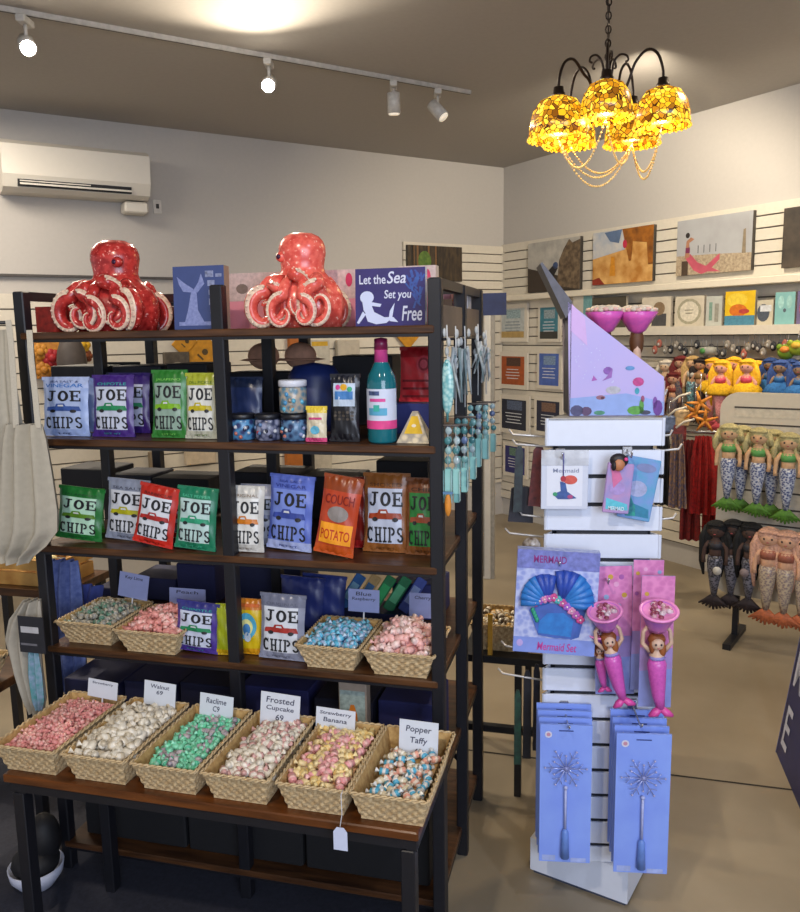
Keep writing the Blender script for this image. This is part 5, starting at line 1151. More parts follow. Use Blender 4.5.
b.build('printed_art', r)
b = MB(); q = TW.b(541, 262, y); q = (q[0]-xm, q[1]-zb)
b.prism([(0, Ph-.02), (.004, Ph), (q[0]+.003, q[1]), (q[0]-.002, q[1]-.004), (-.012, Ph*.86)], .0, D, C('23242c'), C('5c5c66')); b.build('tilted_header', r)
for i, (u, lb) in enumerate(((605, 'pink flared torch cup in the display box, nearer its tall back'), (637, 'pink flared torch cup in the display box, nearer its low front'))):
    x, z = TW.b(u, 336, y+.075); rt = root('mermaid_torch', lb, 'toy', TW.at(x, y+.075, TTOP+.004), TW.yaw)
    Hc = TW.b(u, 312, y+.075)[1]-TTOP
    b = MB(); b.tube([(0, 0, 0), (0, 0, .06), (0, 0, .12)], [.012, .018, .014], C('c06cb4'), 10); b.tube([(0, 0, .12), (0, 0, Hc-.055)], [.016, .008], C('d8b49c'), 8); b.build('figure', rt)
    b = MB(); b.ell((0, .004, Hc-.085), (.020, .016, .045), C('5c3412', scale=60), 12, 8); b.build('hair', rt)
    b = MB(); b.M = Matrix.Translation((0, 0, Hc-.055)); b.lathe([(.008, -.008), (.022, 0), (.042, .032), (.053, .05), (.048, .052), (.0, .03)], C('e460b4', rough=.3, h2='b450a8', scale=30), 20, mod=lambda q, t: 1+.05*math.cos(q*8)); b.build('cup', rt)
    b = MB(); rr = random.Random(i)
    for k in range(22): qq = 2*PI*k/22; b.ell((.045*math.cos(qq), .045*math.sin(qq), Hc-.001+rr.uniform(0, .004)), (.010, .010, .006), C(['d8a8a0', 'cdbfae'][k % 2]), 6, 4)
    for k in range(9): qq = 2*PI*k/9; b.ell((.026*math.cos(qq), .026*math.sin(qq), Hc+.006), (.016, .016, .009), C('cdbfae'), 6, 4)
    b.build('frilled_rim', rt)
# things on the left arms of the tower
x, z = TW.b(530, 490, .10)
def strip_thing(F, u0, v0, u1, v1, y, name, label, cat, col, h2, roll=0, th=.008, art=None):
    xa = F.b(u0, (v0+v1)/2, y)[0]; xb = F.b(u1, (v0+v1)/2, y)[0]; za = F.b((u0+u1)/2, v1, y)[1]; zb2 = F.b((u0+u1)/2, v0, y)[1]; w_, h_ = xb-xa, zb2-za
    b = MB(); b.prism([(-w_/2, 0), (w_/2, 0), (w_/2*.9, h_*.9), (w_*.2, h_), (-w_*.2, h_), (-w_/2*.9, h_*.92)], -th/2, th/2, C(col, scale=60, h2=h2, rough=.5))
    if art: art(b, w_, h_, -th/2-.0008)
    return tag(b.build(name, loc=F.at((xa+xb)/2, y, za), rot=(0, roll, F.yaw)), label, cat)
strip_thing(TW, 508, 486, 533, 522, .10, 'hanging_card', 'black card with a pale border hanging from the left arms of the tower', 'card', '1a1a26', '24222c', .06, art=lambda b, w, h, y: b.disc(-w*.2, h*.5, w*.12, h*.16, y, C('c08c4c')))
strip_thing(TW, 513, 446, 522, 512, .07, 'black_keyring', 'slim black strap hanging from the left arm of the tower', 'strap', '14141c', '2c3a3c', .03)
strip_thing(TW, 528, 446, 541, 506, .08, 'maroon_strap', 'maroon fabric strip hanging beside the left edge of the tower', 'ribbon', '7c3c3c', '4c2830', .08)
b = MB(); b.ell((0, 0, 0), (.026, .016, .024), C('b8b0a8', rough=.15, scale=60, h2='5c4c3c'), 12, 8); x, z = TW.b(530, 540, .06); tag(b.build('clear_bauble', loc=TW.at(x, .0, z), yaw=TW.yaw), 'clear shiny bauble packet resting above the costume box', 'ornament')
for i, (u0, u1, v0, v1) in enumerate(((514, 521, 690, 764), (523, 531, 670, 758), (533, 540, 664, 750))):
    strip_thing(TW, u0, v0, u1, v1, .06+.02*i, 'hanging_strap', ['dark green', 'black', 'dark grey'][i]+' strap hanging low on the left side of the tower', 'strap', ['14241f', '101016', '1c1c24'][i], ['1f4a38', '1c1c24', '2c2c3a'][i])

# ------------------------------------------------------------------ wind chimes on the rack's right side
TEAL = ['6c9c9c', '4c8488', '8cb0b0', '5c7098', 'a0b4b8']
def chime(u, v0, v1, y, label, leaf=True, seed=0):
    xx = .035; # hang just outside the side lip
    z1 = RK.b(u, v0, y)[1]; z0 = RK.b(u, v1, y)[1]; L_ = z1-z0; x = RK.b(u, (v0+v1)/2, y)[0]; x = max(x, .028)
    r = root('wind_chime', label, 'wind chime', RK.at(x, y, z1), RK.yaw); rr = random.Random(seed)
    b = MB(); b.tube([(0, 0, 0), (.001, 0, -L_*.1), (0, 0, -L_*.48)], .0018, C('c8ccce'), 5)
    for k in range(4): b.ell((rr.uniform(-.01, .01), rr.uniform(-.01, .01), -L_*(.04+.05*k)), (.006, .006, .012), C('b4b8b8'), 6, 4)
    b.build('cord', r)
    if leaf:
        b = MB(); b.ell((0, 0, -L_*.33), (.017, .008, L_*.15), C('6aa4a8', rough=.2, kind='voro', scale=90, h2='a8ccc8'), 12, 10); b.tube([(0, 0, -L_*.2), (0, 0, -L_*.52)], [.006, .003], C('5c9ca0', rough=.2), 6); b.build('glass_leaf', r)
    else:
        b = MB()
        for k in range(10): b.tube([(rr.uniform(-.012, .012), rr.uniform(-.012, .012), -L_*rr.uniform(.1, .2)), (rr.uniform(-.02, .02), rr.uniform(-.02, .02), -L_*rr.uniform(.25, .42))], [.005, .002], C(rr.choice(['a8acb0', '788c90', 'b8c0c0'])), 5)
        b.build('driftwood_shells', r)
    b = MB(); b.tube([(-.03, 0, -L_*.54), (.03, 0, -L_*.54)], .003, C('5c5450'), 6); b.build('crossbar', r)
    for s in (-1, 0, 1):
        xs_ = s*.021; b = MB()
        for k in range(4): q = rr.uniform(0, PI); zc = -L_*(.57+.055*k); b.ell((xs_+rr.uniform(-.002, .002), rr.uniform(-.004, .004), zc), (.0092, .004, L_*.022), C(rr.choice(TEAL), rough=.15), 9, 6)
        b.tube([(xs_, 0, -L_*.54), (xs_, 0, -L_*.78)], .0008, C('d0d0d0'), 4); b.build('bead_strand', r)
        b = MB(); l = L_*(.98-.06*(s == 1)); b.box(xs_-.008, xs_+.008, -.0015, .0015, -l, -L_*.78, C('78b4b0', rough=.12, h2='9cc8c4', scale=12), .001); b.box(xs_+.0085, xs_+.0105, -.006, .006, -l*.99, -L_*.79, C('a4c8c8', rough=.12)); b.build('glass_strip', r)
    return r
chime(447, 325, 508, .02, 'teal wind chime with a leaf-shaped glass nearest the front post of the rack', True, 1)
chime(465, 326, 492, .22, 'teal wind chime with grey driftwood in the middle of the rack side', False, 2)
chime(456, 326, 506, .12, 'blue and teal bead wind chime tucked behind the leaf one', False, 5)
chime(478, 324, 470, .40, 'pale wind chime with white and pink cord at the back of the rack side', False, 3)
chime(486, 330, 462, .52, 'small aqua wind chime furthest back beside the white pillar', False, 4)
b = MB(); b.tube([(0, 0, 0), (0, -.35, 0), (0, -.62, 0)], .004, STEEL, 6); tag(b.build('hanging_rail', loc=RK.at(.022, .63, S1-.035), yaw=RK.yaw), 'thin black rail on the rack side that the wind chimes hang from', 'rail')
b = MB(); b.ell((0, 0, 0), (.009, .006, .03), C('d88a2c'), 8, 6); b.box(-.012, .012, -.004, .004, .028, .034, C('5c84ac')); x, z = RK.b(448, 505, .0); tag(b.build('orange_charm', loc=RK.at(max(x, .03), .0, z), yaw=RK.yaw), 'small orange charm at the foot of the front wind chime', 'ornament')

# ------------------------------------------------------------------ tote bags at the left
def cloth_bag(F, pts_px, y, name, label, col, folds=5, depth=.03, cat='tote bag', handles=None, part=None, h2=None, seed=0, group=None):
    """pts_px: rows of (v, uleft, uright); a hanging cloth with real folds and a back layer"""
    rows = []
    for v, ul, ur in pts_px: rows.append((F.b(ul, v, y)[0], F.b(ur, v, y)[0], F.b((ul+ur)/2, v, y)[1]))
    xm = sum((r[0]+r[1])/2 for r in rows)/len(rows); zt = rows[0][2]
    r = root(name, label, cat, F.at(xm, y, zt), F.yaw, group); b = MB(); n = 26; V = []; rr = random.Random(seed); ph = rr.uniform(0, 6)
    R2 = []
    for i in range(len(rows)-1):
        for k in range(4):
            t = k/4; R2.append(tuple(rows[i][j]*(1-t)+rows[i+1][j]*t for j in range(3)))
    R2.append(rows[-1])
    m = len(R2)
    for s in (-1, 1):
        for i, (xa, xb, z) in enumerate(R2):
            t = i/(m-1); am = depth*(.35+.65*math.sin(PI*min(1, t*1.1))**.8)
            for j in range(n+1):
                u = j/n; e = math.sin(PI*u)**.5
                V.append((xa+(xb-xa)*u-xm, s*am*e*(.45+.0*u)+.35*depth*math.sin(u*folds*2*PI+ph+t*1.3)*e, z-zt))
    F_ = [(i*(n+1)+j, (i+1)*(n+1)+j, (i+1)*(n+1)+j+1, i*(n+1)+j+1) for i in range(m-1) for j in range(n)]
    k = m*(n+1); F_ += [(k+i*(n+1)+j, k+i*(n+1)+j+1, k+(i+1)*(n+1)+j+1, k+(i+1)*(n+1)+j) for i in range(m-1) for j in range(n)]
    b.add(V, F_, C(col, rough=.95, scale=60, h2=h2, var=.05, bump=.2), True); b.build('cloth', r)
    if handles:
        for hp in handles:
            b = MB(); P = []
            for (u, v) in hp: x, z = F.b(u, v, y-.01); P.append((x-xm, -.01, z-zt))
            for q in range(len(P)-1):
                p0, p1 = Vector(P[q]), Vector(P[q+1]); d = Vector((.009, 0, 0))
                b.add([p0-d, p0+d, p1+d, p1-d, p0-d+Vector((0, .002, 0)), p0+d+Vector((0, .002, 0)), p1+d+Vector((0, .002, 0)), p1-d+Vector((0, .002, 0))], [(0, 1, 2, 3), (7, 6, 5, 4), (0, 3, 7, 4), (1, 5, 6, 2)], CANVAS)
            b.build('handle', r)
    return r
cloth_bag(RK, [(330, -25, 10), (380, -28, 16), (430, -30, 24), (500, -30, 20), (545, -28, 10)], -.05, 'tote_bag', 'pale canvas tote bag cut off by the left photo edge, behind the nearer one', 'b4ae9f', 3, .05, seed=2)
cloth_bag(RK, [(424, 5, 42), (440, 3, 46), (475, 1, 52), (510, -1, 57), (530, -3, 57), (545, -2, 46), (556, -3, 33), (563, 2, 28)], -.10, 'tote_bag', 'cream canvas tote bag hanging open folded over the left end of the crisp shelves', 'b0a999', 3, .06, handles=[[(16, 428), (14, 390), (11, 345), (8, 320)], [(38, 428), (35, 395), (31, 360), (29, 330)]], seed=4)
cloth_bag(RK, [(600, 24, 40), (620, 10, 42), (640, 6, 40), (670, 14, 42), (700, 24, 46), (712, 30, 44)], -.07, 'tote_bag', 'lower canvas tote bag with a black label above the leftmost low basket', 'a9a294', 3, .05, seed=6)
b = MB(); 
x0, z0 = RK.b(20, 652, -.12); x1, z1 = RK.b(42, 618, -.12); b.box(0, x1-x0, -.003, 0, 0, z1-z0, C('23242c')); b.rect(.008, (x1-x0)*.8, (z1-z0)*.55, (z1-z0)*.72, -.0036, C('b8b8bc')); b.rect(.004, (x1-x0)*.7, (z1-z0)*.2, (z1-z0)*.26, -.0036, C('6c6c74'))
tag(b.build('swing_label', loc=RK.at(x0, -.115, z0), yaw=RK.yaw), 'black product label with a white bar hung on the lower tote bag', 'label')
cloth_bag(RK, [(650, 28, 38), (675, 28, 42), (700, 32, 44), (710, 36, 42)], -.105, 'printed_scarf', 'teal and white printed cloth hanging below the black label', '4c8c8c', 2, .02, cat='scarf', h2='8c9cb8', seed=1)
cloth_bag(RK, [(560, 52, 78), (590, 50, 82), (630, 54, 84), (665, 56, 86), (692, 62, 78)], .30, 'blue_garment', 'slate blue garment hanging behind the left baskets of the rack', '7484bc', 3, .05, cat='clothing', h2='5464a0', seed=8)
cloth_bag(RK, [(585, 78, 104), (612, 76, 100), (640, 74, 88)], .38, 'blue_garment', 'indigo sleeve hanging behind the grey green sweets', '4c58a0', 2, .03, cat='clothing', seed=9)
b = MB(); b.tube([(-.26, 0, 0), (.04, 0, 0)], .005, STEEL, 6); x, z = RK.b(26, 322, -.08); tag(b.build('peg_rail', loc=RK.at(-RW_-.02, -.07, z), yaw=RK.yaw), 'short black rod the tote bags hang from at the left of the rack', 'rail')

# side table at the far left with its basket and crate
lt = root('side_table', 'dark wooden side table at the left photo edge behind the display table', 'table', RK.at(-1.62, -.05, 0), RK.yaw)
LZ = .60
b = MB(); b.box(-.35, .24, -.2, .25, LZ-.03, LZ, WOOD, .003); b.build('table_top', lt)
for x in (-.33, .20):
    for y in (-.18, .2): b = MB(); b.box(x, x+.03, y, y+.03, 0, LZ-.03, STEEL); b.build('leg', lt)
FL = Frame(RK.at(-1.62, -.05, 0).x, RK.at(-1.62, -.05, 0).y, RK.yaw)
basket_of(FL, .12, -.03, LZ+.001, .17, .21, .24, .30, .074, [taffy(['4c342c', '2c2020'], .011), taffy(['a49888'], .010)], 40, (-.09, .09, -.13, .13), 'woven basket of dark and pale sweets cut off at the left photo edge', ['dark brown sweet in the basket at the left edge', 'pale grey sweet in the basket at the left edge'], ['dark brown sweets', 'pale grey sweets'], ('5c4a40', '2c2420'), 'mass of dark sweets in the left edge basket', heap=.01, size=.011)
card(FL, .17, .05, LZ+.085, .05, .10, [('Fudge', .6)], 'grey price card in the basket at the left photo edge', colr=C('8c8c90'))
boxs = root('wooden_crate', 'golden lit wooden crate at the left photo edge beside the rack post', 'crate', RK.at(-1.74, .62, .74), RK.yaw)
b = MB(); wc = C('c89c54', scale=12, h2='9c6c30', rough=.6)
for z in (0, .05): b.box(-.2, .2, -.1, -.085, z, z+.04, wc); b.box(-.2, .2, .085, .1, z, z+.04, wc); b.box(-.2, -.185, -.085, .085, z, z+.04, wc); b.box(.185, .2, -.085, .085, z, z+.04, wc)
b.box(-.2, .2, -.1, .1, -.01, 0, wc); b.build('slats', boxs)
b = MB(); rr = random.Random(2)
for k in range(40): b.ell((rr.uniform(-.16, .16), rr.uniform(-.07, .07), rr.uniform(.07, .1)), (.02, .016, .013), C(['e0c070', 'c89048', 'e8d8a0'][k % 3]), 7, 5)
tag(b.build('crate_filling', loc=RK.at(-1.74, .62, .74), yaw=RK.yaw), 'golden packets heaped in the crate at the left edge', 'packets', None, 'stuff')
st = root('crate_stand', 'dark wooden stand under the golden crate at the left edge', 'stand', RK.at(-1.74, .62, 0), RK.yaw)
b = MB(); b.box(-.26, .24, -.14, .14, .70, .729, WOOD); b.build('top', st)
for x in (-.25, .2):
    for y in (-.13, .1): b = MB(); b.box(x, x+.03, y, y+.03, 0, .70, STEEL); b.build('leg', st)
# bowl and things under the table
bw = root('white_bowl', 'white rounded bowl on the floor under the left end of the display table', 'bowl', RK.at(*RK.z(38, 886, .0), .0), RK.yaw)
b = MB(); b.lathe([(.0, .004), (.03, .004), (.034, 0), (.05, .010), (.075, .045), (.080, .075), (.076, .075), (.068, .045), (.04, .012), (0, .01)], C('c4cae0', rough=.35, var=.02), 28); b.build('bowl', bw)
b = MB(); b.ell((0, 0, .085), (.07, .07, .05), C('17171c'), 16, 8); b.ell((.02, .02, .15), (.05, .05, .08), C('17171c'), 12, 8); tag(b.build('black_cloth', loc=bw.location, yaw=RK.yaw), 'bunched black cloth lying in the white bowl', 'cloth')
b = MB(); b.box(-.3, .3, -.1, .1, 0, .06, C('17181e'), .005); tag(b.build('floor_crate', loc=RK.at(-.80, .25, .101), yaw=RK.yaw), 'flat black crate low on the bottom shelf behind the table', 'crate')

# ------------------------------------------------------------------ white pillar and basket table behind the rack
x0, y0 = W0.z(491, 597, 0)
b = MB(); b.box(-.045, .045, -.03, .03, 0, 1.80, C('b4b0a8', rough=.5, var=.03), .004); b.box(-.006, .006, -.0305, -.03, .02, 1.78, C('7c7870')); b.box(.045, .07, -.02, .02, 0, 1.80, C('8c8880', rough=.5)); tag(b.build('display_pillar', loc=(x0, y0+.4, 0), yaw=RK.yaw), 'tall white slotted pillar standing behind the rack and its wind chimes', 'pillar')
TB2 = RK.at(0, 0, 0)
lx, ly = RK.z(518, 793, 0)
bt2 = root('basket_table', 'black steel table between the rack and the slatwall tower, carrying small woven baskets', 'table', RK.at(lx, ly, 0), RK.yaw)
zt = RK.b(500, 655, ly)[1]; zc = RK.b(500, 728, ly)[1]
b = MB(); b.box(-.20, .32, -.02, .40, zt-.025, zt, STEEL); b.build('table_top', bt2)
b = MB(); b.box(-.20, .32, -.015, .01, zc-.012, zc+.012, STEEL); b.build('stretcher', bt2)
for x in (-.20, 0, .30):
    for y in (-.015, .37): b = MB(); b.box(x-.012, x+.012, y-.01, y+.014, 0, zt-.025, STEEL); b.build('leg', bt2)
FT = Frame(RK.at(lx, ly, 0).x, RK.at(lx, ly, 0).y, RK.yaw)
for i, (x, y) in enumerate(((-.09, .12), (.10, .12))):
    basket_of(FT, x-.0, y, zt+.001, .14, .165, .17, .21, .10, [taffy(['d8cdb8', 'b08c4c'], .012), taffy(['5c4c3c', 'd8d0c0'], .012)], 18, (-.07, .07, -.09, .09), ['small woven basket on the black table, beside the rack', 'small woven basket on the black table, behind the costume box'][i], [['cream packet in the small basket beside the rack', 'dark packet in the small basket beside the rack'], ['cream packet in the basket behind the costume box', 'dark packet in the basket behind the costume box']][i], [['cream packets, first basket', 'dark packets, first basket'], ['cream packets, second basket', 'dark packets, second basket']][i], ('a8906c', '54442c'), ['mass of packets in the small basket beside the rack', 'mass of packets in the basket behind the costume box'][i], heap=.01, size=.011)
b = MB(); b.box(-.008, .008, 0, .01, 0, .15, C('d8a030')); x, z = RK.b(489, 620, ly+.05); tag(b.build('yellow_packet', loc=FT.at(-.10, -.012, zt+.001), yaw=RK.yaw), 'narrow yellow packet standing in front of the small basket', 'packet')

# ------------------------------------------------------------------ mermaid dolls
def doll(name, H_, skin, hair, top, tail, fin, label=None, long=False, finw=1.0, tutu=None, h2=None, tailk=None):
    """origin at the top of the head, hanging down"""
    r = root(name, label or 'doll', 'doll', (0, 0, 0)); s = H_
    b = MB(); sk = C(skin, rough=.8)
    b.tube([(0, 0, -.155*s), (0, 0, -.19*s), (0, 0, -.23*s), (0, 0, -.34*s), (0, 0, -.42*s)], [.03*s, .032*s, .06*s, .055*s, .06*s], sk, 12)
    b.ell((0, 0, -.10*s), (.082*s, .07*s, .085*s), sk, 16, 10)
    for q in (-1, 1): b.tube([(q*.055*s, 0, -.22*s), (q*.095*s, -.01*s, -.30*s), (q*.10*s, -.02*s, -.42*s), (q*.095*s, -.025*s, -.47*s)], [.024*s, .021*s, .017*s, .02*s], sk, 8)
    b.build('body', r)
    b = MB()
    for q in (-1, 1): b.ell((q*.03*s, -.066*s, -.10*s), (.008*s, .005*s, .012*s), C('2c2420'), 8, 5)
    b.ell((0, -.070*s, -.135*s), (.012*s, .004*s, .005*s), C('b04c50'), 8, 4); b.build('face', r)
    b = MB(); hm = C(hair, rough=.8, scale=120, h2=h2, var=.2)
    b.ell((0, .012*s, -.075*s), (.098*s, .078*s, .085*s), hm, 16, 10)
    ln = .62 if long else .34
    for k in range(9):
        q = -1+2*k/8; zf = -ln*s*(.75+.25*math.cos(k*2.1)); b.tube([(q*.085*s, .02*s-.02*s*abs(q), -.06*s), (q*.115*s, .02*s-.035*s*abs(q), -.18*s), (q*.12*s, .01*s, zf*.75), (q*.10*s, .01*s, zf)], [.02*s, .03*s, .026*s, .010*s], hm, 7)
    for q in (-.7, 0, .7): b.ell((q*.06*s, -.045*s, -.035*s), (.04*s, .03*s, .02*s), hm, 8, 5)
    b.build('hair', r)
    b = MB(); b.lathe([(.062*s, 0), (.068*s, .05*s), (.058*s, .09*s)], C(top, rough=.6, scale=90), 14, (0, 0, -.31*s), sy=.95); b.build('top', r)
    b = MB(); tm = C(tail, rough=.3, kind='voro', scale=110, h2=tailk or '3a3c4c')
    b.tube([(0, 0, -.38*s), (0, 0, -.44*s), (0, -.01*s, -.56*s), (0, -.01*s, -.70*s), (0, 0, -.84*s)], [.062*s, .072*s, .062*s, .042*s, .024*s], tm, 14); b.build('tail', r)
    b = MB(); fm = C(fin, rough=.7, scale=80, var=.2)
    for k in range(9):
        q = (-1+2*k/8)*1.0*finw; b.tube([(0, 0, -.82*s), (q*.06*s, 0, -.90*s), (q*.13*s, 0, -(1.0-.05*abs(q))*s)], [.014*s, .024*s, .008*s], fm, 6)
    b.build('fin', r)
    if tutu:
        b = MB(); b.lathe([(.06*s, -.30*s), (.13*s, -.34*s), (.19*s, -.44*s), (.16*s, -.47*s), (.06*s, -.40*s)], C(tutu, rough=.9, scale=90, var=.2), 24, sy=.7, mod=lambda q, t: 1+.10*math.sin(9*q)*t); b.build('skirt', r)
    return r
# freestanding rounded slat board
xq, yq = W0.z(703, 637, 0)
BD = Frame(xq, yq+.05, -.62)
bd_top = BD.b(760, 393, 0)[1]; xl = BD.b(719, 440, 0)[0]; xr = xl+1.15; zlo = BD.b(715, 606, 0)[1]
zlo = max(.25, zlo)
board = root('doll_display_board', 'white rounded freestanding board with slots holding the hanging mermaid dolls', 'display board', BD.at(xl, 0, 0), BD.yaw)
w_ = xr-xl; h0, h1 = zlo, bd_top; rad = .09; bm = C('bdb4a2', rough=.5, var=.03)
pl = []
for cx_, cz_, a in ((w_-rad, h0+rad, -90), (w_-rad, h1-rad, 0), (rad, h1-rad, 90), (rad, h0+rad, 180)):
    for k in range(7): q = math.radians(a+15*k); pl.append((cx_+rad*math.cos(q), cz_+rad*math.sin(q)))
b = MB(); b.prism(pl, 0, .03, bm); b.build('panel', board)
b = MB()
z = h1-.075
while z > h0+.1: b.box(.07, w_-.07, -.004, .001, z-.004, z+.004, C('3c3630')); b.box(.07, w_-.07, -.002, .0005, z-.05, z-.004, C('c4bba8')); z -= .085
b.build('slots', board)
for x in (.12, w_-.12): b = MB(); b.box(x-.02, x+.02, -.16, .19, 0, .03, STEEL); b.box(x-.015, x+.015, .005, .03, .03, h0+.02, STEEL); b.build('foot', board)
def hang(proto, first, F, u, v, y, label, group, sc_=1, rz=0, roll=0):
    x, z = F.b(u, v, y); loc = F.at(x, y, z)
    if first: proto.location = loc; proto.rotation_euler = (0, roll, F.yaw+rz); proto['label'] = label; proto['group'] = group; proto.scale = (sc_*1.22, sc_*1.1, sc_); return proto
    return dup(proto, loc, (0, roll, F.yaw+rz), label, group)
HD = BD.b(740, 425, -.06)[1]-BD.b(740, 512, -.06)[1]
gd = doll('mermaid_doll', HD, 'c8a078', 'b8ac78', '5c9c50', 'b0b4bc', '4c7c20', tailk='34406c')
lab_g = ['green-topped mermaid doll at the left end of the upper row on the board', 'green-topped mermaid doll second in the upper row on the board', 'green-topped mermaid doll third in the upper row, with a tag', 'green-topped mermaid doll at the right photo edge, upper row', 'green-topped mermaid doll hanging behind the leftmost one of the upper row', 'green-topped mermaid doll hanging behind the second one of the upper row']
for i, (u, v, y, rz) in enumerate(((730, 424, -.15, .1), (760, 428, -.15, -.1), (790, 433, -.16, 0), (822, 436, -.15, 0), (743, 426, -.07, .3), (774, 430, -.07, .2))): hang(gd, i == 0, BD, u, v, y, lab_g[i], 'green-topped mermaid dolls on the board', rz=rz)
for i, (u, v) in enumerate(((745, 425), (776, 428))): pass
b = MB()
HD2 = BD.b(740, 522, -.06)[1]-BD.b(740, 612, -.06)[1]
kd = doll('mermaid_doll', HD2, '4a342c', '08080b', '2c2c34', '6c6c78', '2c2024', long=True, tailk='1c1c26')
for i, (u, v, y) in enumerate(((717, 521, -.08), (734, 520, -.06), (752, 523, -.09))): hang(kd, i == 0, BD, u, v, y, ['black-haired mermaid doll at the left of the lower row', 'black-haired mermaid doll in the middle of the three dark ones', 'black-haired mermaid doll beside the blonde ones in the lower row'][i], 'black-haired mermaid dolls on the board')
yd = doll('mermaid_doll', HD2*1.05, 'cfa080', 'd0a088', '9c5c48', 'b0a088', 'b8643c', long=True, tailk='7c6c6c')
for i, (u, v, y) in enumerate(((770, 528, -.12), (788, 531, -.12), (806, 533, -.1))): hang(yd, i == 0, BD, u, v, y, ['peach-haired mermaid doll with orange fin, left of its pair', 'peach-haired mermaid doll with orange fin, right of its pair', 'peach-haired mermaid doll at the right photo edge, lower row'][i], 'orange-finned mermaid dolls on the board')
for i, (u, v) in enumerate(((717, 571), (744, 573))):
    b = MB(); b.tube([(0, 0, 0), (0, .003, 0)], .022, C('d0ccc4' if i == 0 else '8c7c7c'), 14); x, z = BD.b(u, v, -.15); 
    o = b.build('round_tag', loc=BD.at(x, -.15, z), yaw=BD.yaw); tag(o, ['white round tag on the leftmost black-haired doll', 'dull round tag between the black-haired dolls'][i], 'tag')

# row of dolls hanging from the right wall
W2 = RW
Hs = W2.b(690, 352, -.2)[1]-W2.b(690, 418, -.2)[1]
specs = [('white_haired_doll', 'c8a888', 'cdc4b4', 'b49878', 'b8987c', 'a88468', None, [(666, 360, 'small doll with fluffy white hair hanging right of the display box')]),
         ('red_haired_doll', 'b88c70', '6a1818', '7c3020', '6c5850', '4c3430', None, [(681, 356, 'doll with dark red hair hanging beside the white-haired one'), (674, 372, 'doll with dark red hair hanging lower and behind')]),
         ('fair_haired_doll', 'd0a880', 'c8a468', 'c8c4b8', '6c9ca0', 'b85c4c', None, [(693, 356, 'fair-haired doll in white and teal hanging left of the yellow skirts')]),
         ('dark_haired_doll', 'a87c5c', '241816', '8c6c40', '5c4c44', '3c2c2c', None, [(701, 358, 'dark-haired doll between the fair-haired one and the yellow skirts')])]
gl = 'small dolls hanging along the right wall'
for nm, sk, hr, tp, tl, fn, tt, places in specs:
    d = doll('hanging_doll', Hs*1.0, sk, hr, tp, tl, fn, long=(hr != 'cdc4b4'))
    for i, (u, v, lb) in enumerate(places): hang(d, i == 0, W2, u, v, -.22-.02*i, lb, gl, rz=.2)
d = doll('hanging_doll', Hs*1.05, 'd89c88', 'e8b820', 'd04860', 'd08488', 'c84c58', long=True, tutu='e8b418', h2='d89410', tailk='e0a0a0')
for i, (u, v) in enumerate(((713, 358), (722, 360), (734, 357), (748, 359), (757, 361))):
    hang(d, i == 0, W2, u, v, -.2-.15*(i % 2), ['yellow-haired pink doll with yellow skirt, leftmost of the yellow group', 'second yellow-haired pink doll from the left', 'third yellow-haired pink doll from the left', 'fourth yellow-haired pink doll from the left', 'rightmost of the yellow-haired pink dolls'][i], 'yellow-haired dolls on the right wall', rz=.2)
d = doll('hanging_doll', Hs*.95, '8c7058', '2c3c6c', '2c68a0', '3c78b0', '3c8c5c', long=True, tutu='2c6cac', h2='284c8c', tailk='244878')
for i, (u, v) in enumerate(((771, 358), (781, 360), (791, 359), (801, 362))):
    hang(d, i == 0, W2, u, v, -.2-.14*(i % 2), ['blue sequinned doll nearest the yellow group', 'second blue sequinned doll from the yellow group', 'third blue sequinned doll from the yellow group', 'blue sequinned doll at the right photo edge'][i], 'blue dolls on the right wall', rz=.2)
b = MB()
# green and orange plush at the right edge
for i, (u, v, c1, c2) in enumerate(((786, 352, '6c8c20', 'd88430'), (797, 348, '8c9c24', 'c8a030'))):
    b = MB(); x, z = RW.b(u, v, -.2); b.ell((0, 0, 0), (.05, .04, .045), C(c1, scale=60), 12, 8); b.ell((.01, -.03, .015), (.03, .02, .02), C(c2), 10, 6); b.ell((-.03, -.02, .03), (.018, .015, .018), C(c1), 8, 6)
    b.tube([(0, 0, .04), (0, .02, .10)], .002, CHROME, 5); tag(b.build('green_plush', loc=RW.at(x, -.2, z), yaw=RW.yaw), ['green and orange soft toy above the blue dolls', 'olive soft toy at the right edge above the blue dolls'][i], 'soft toy')
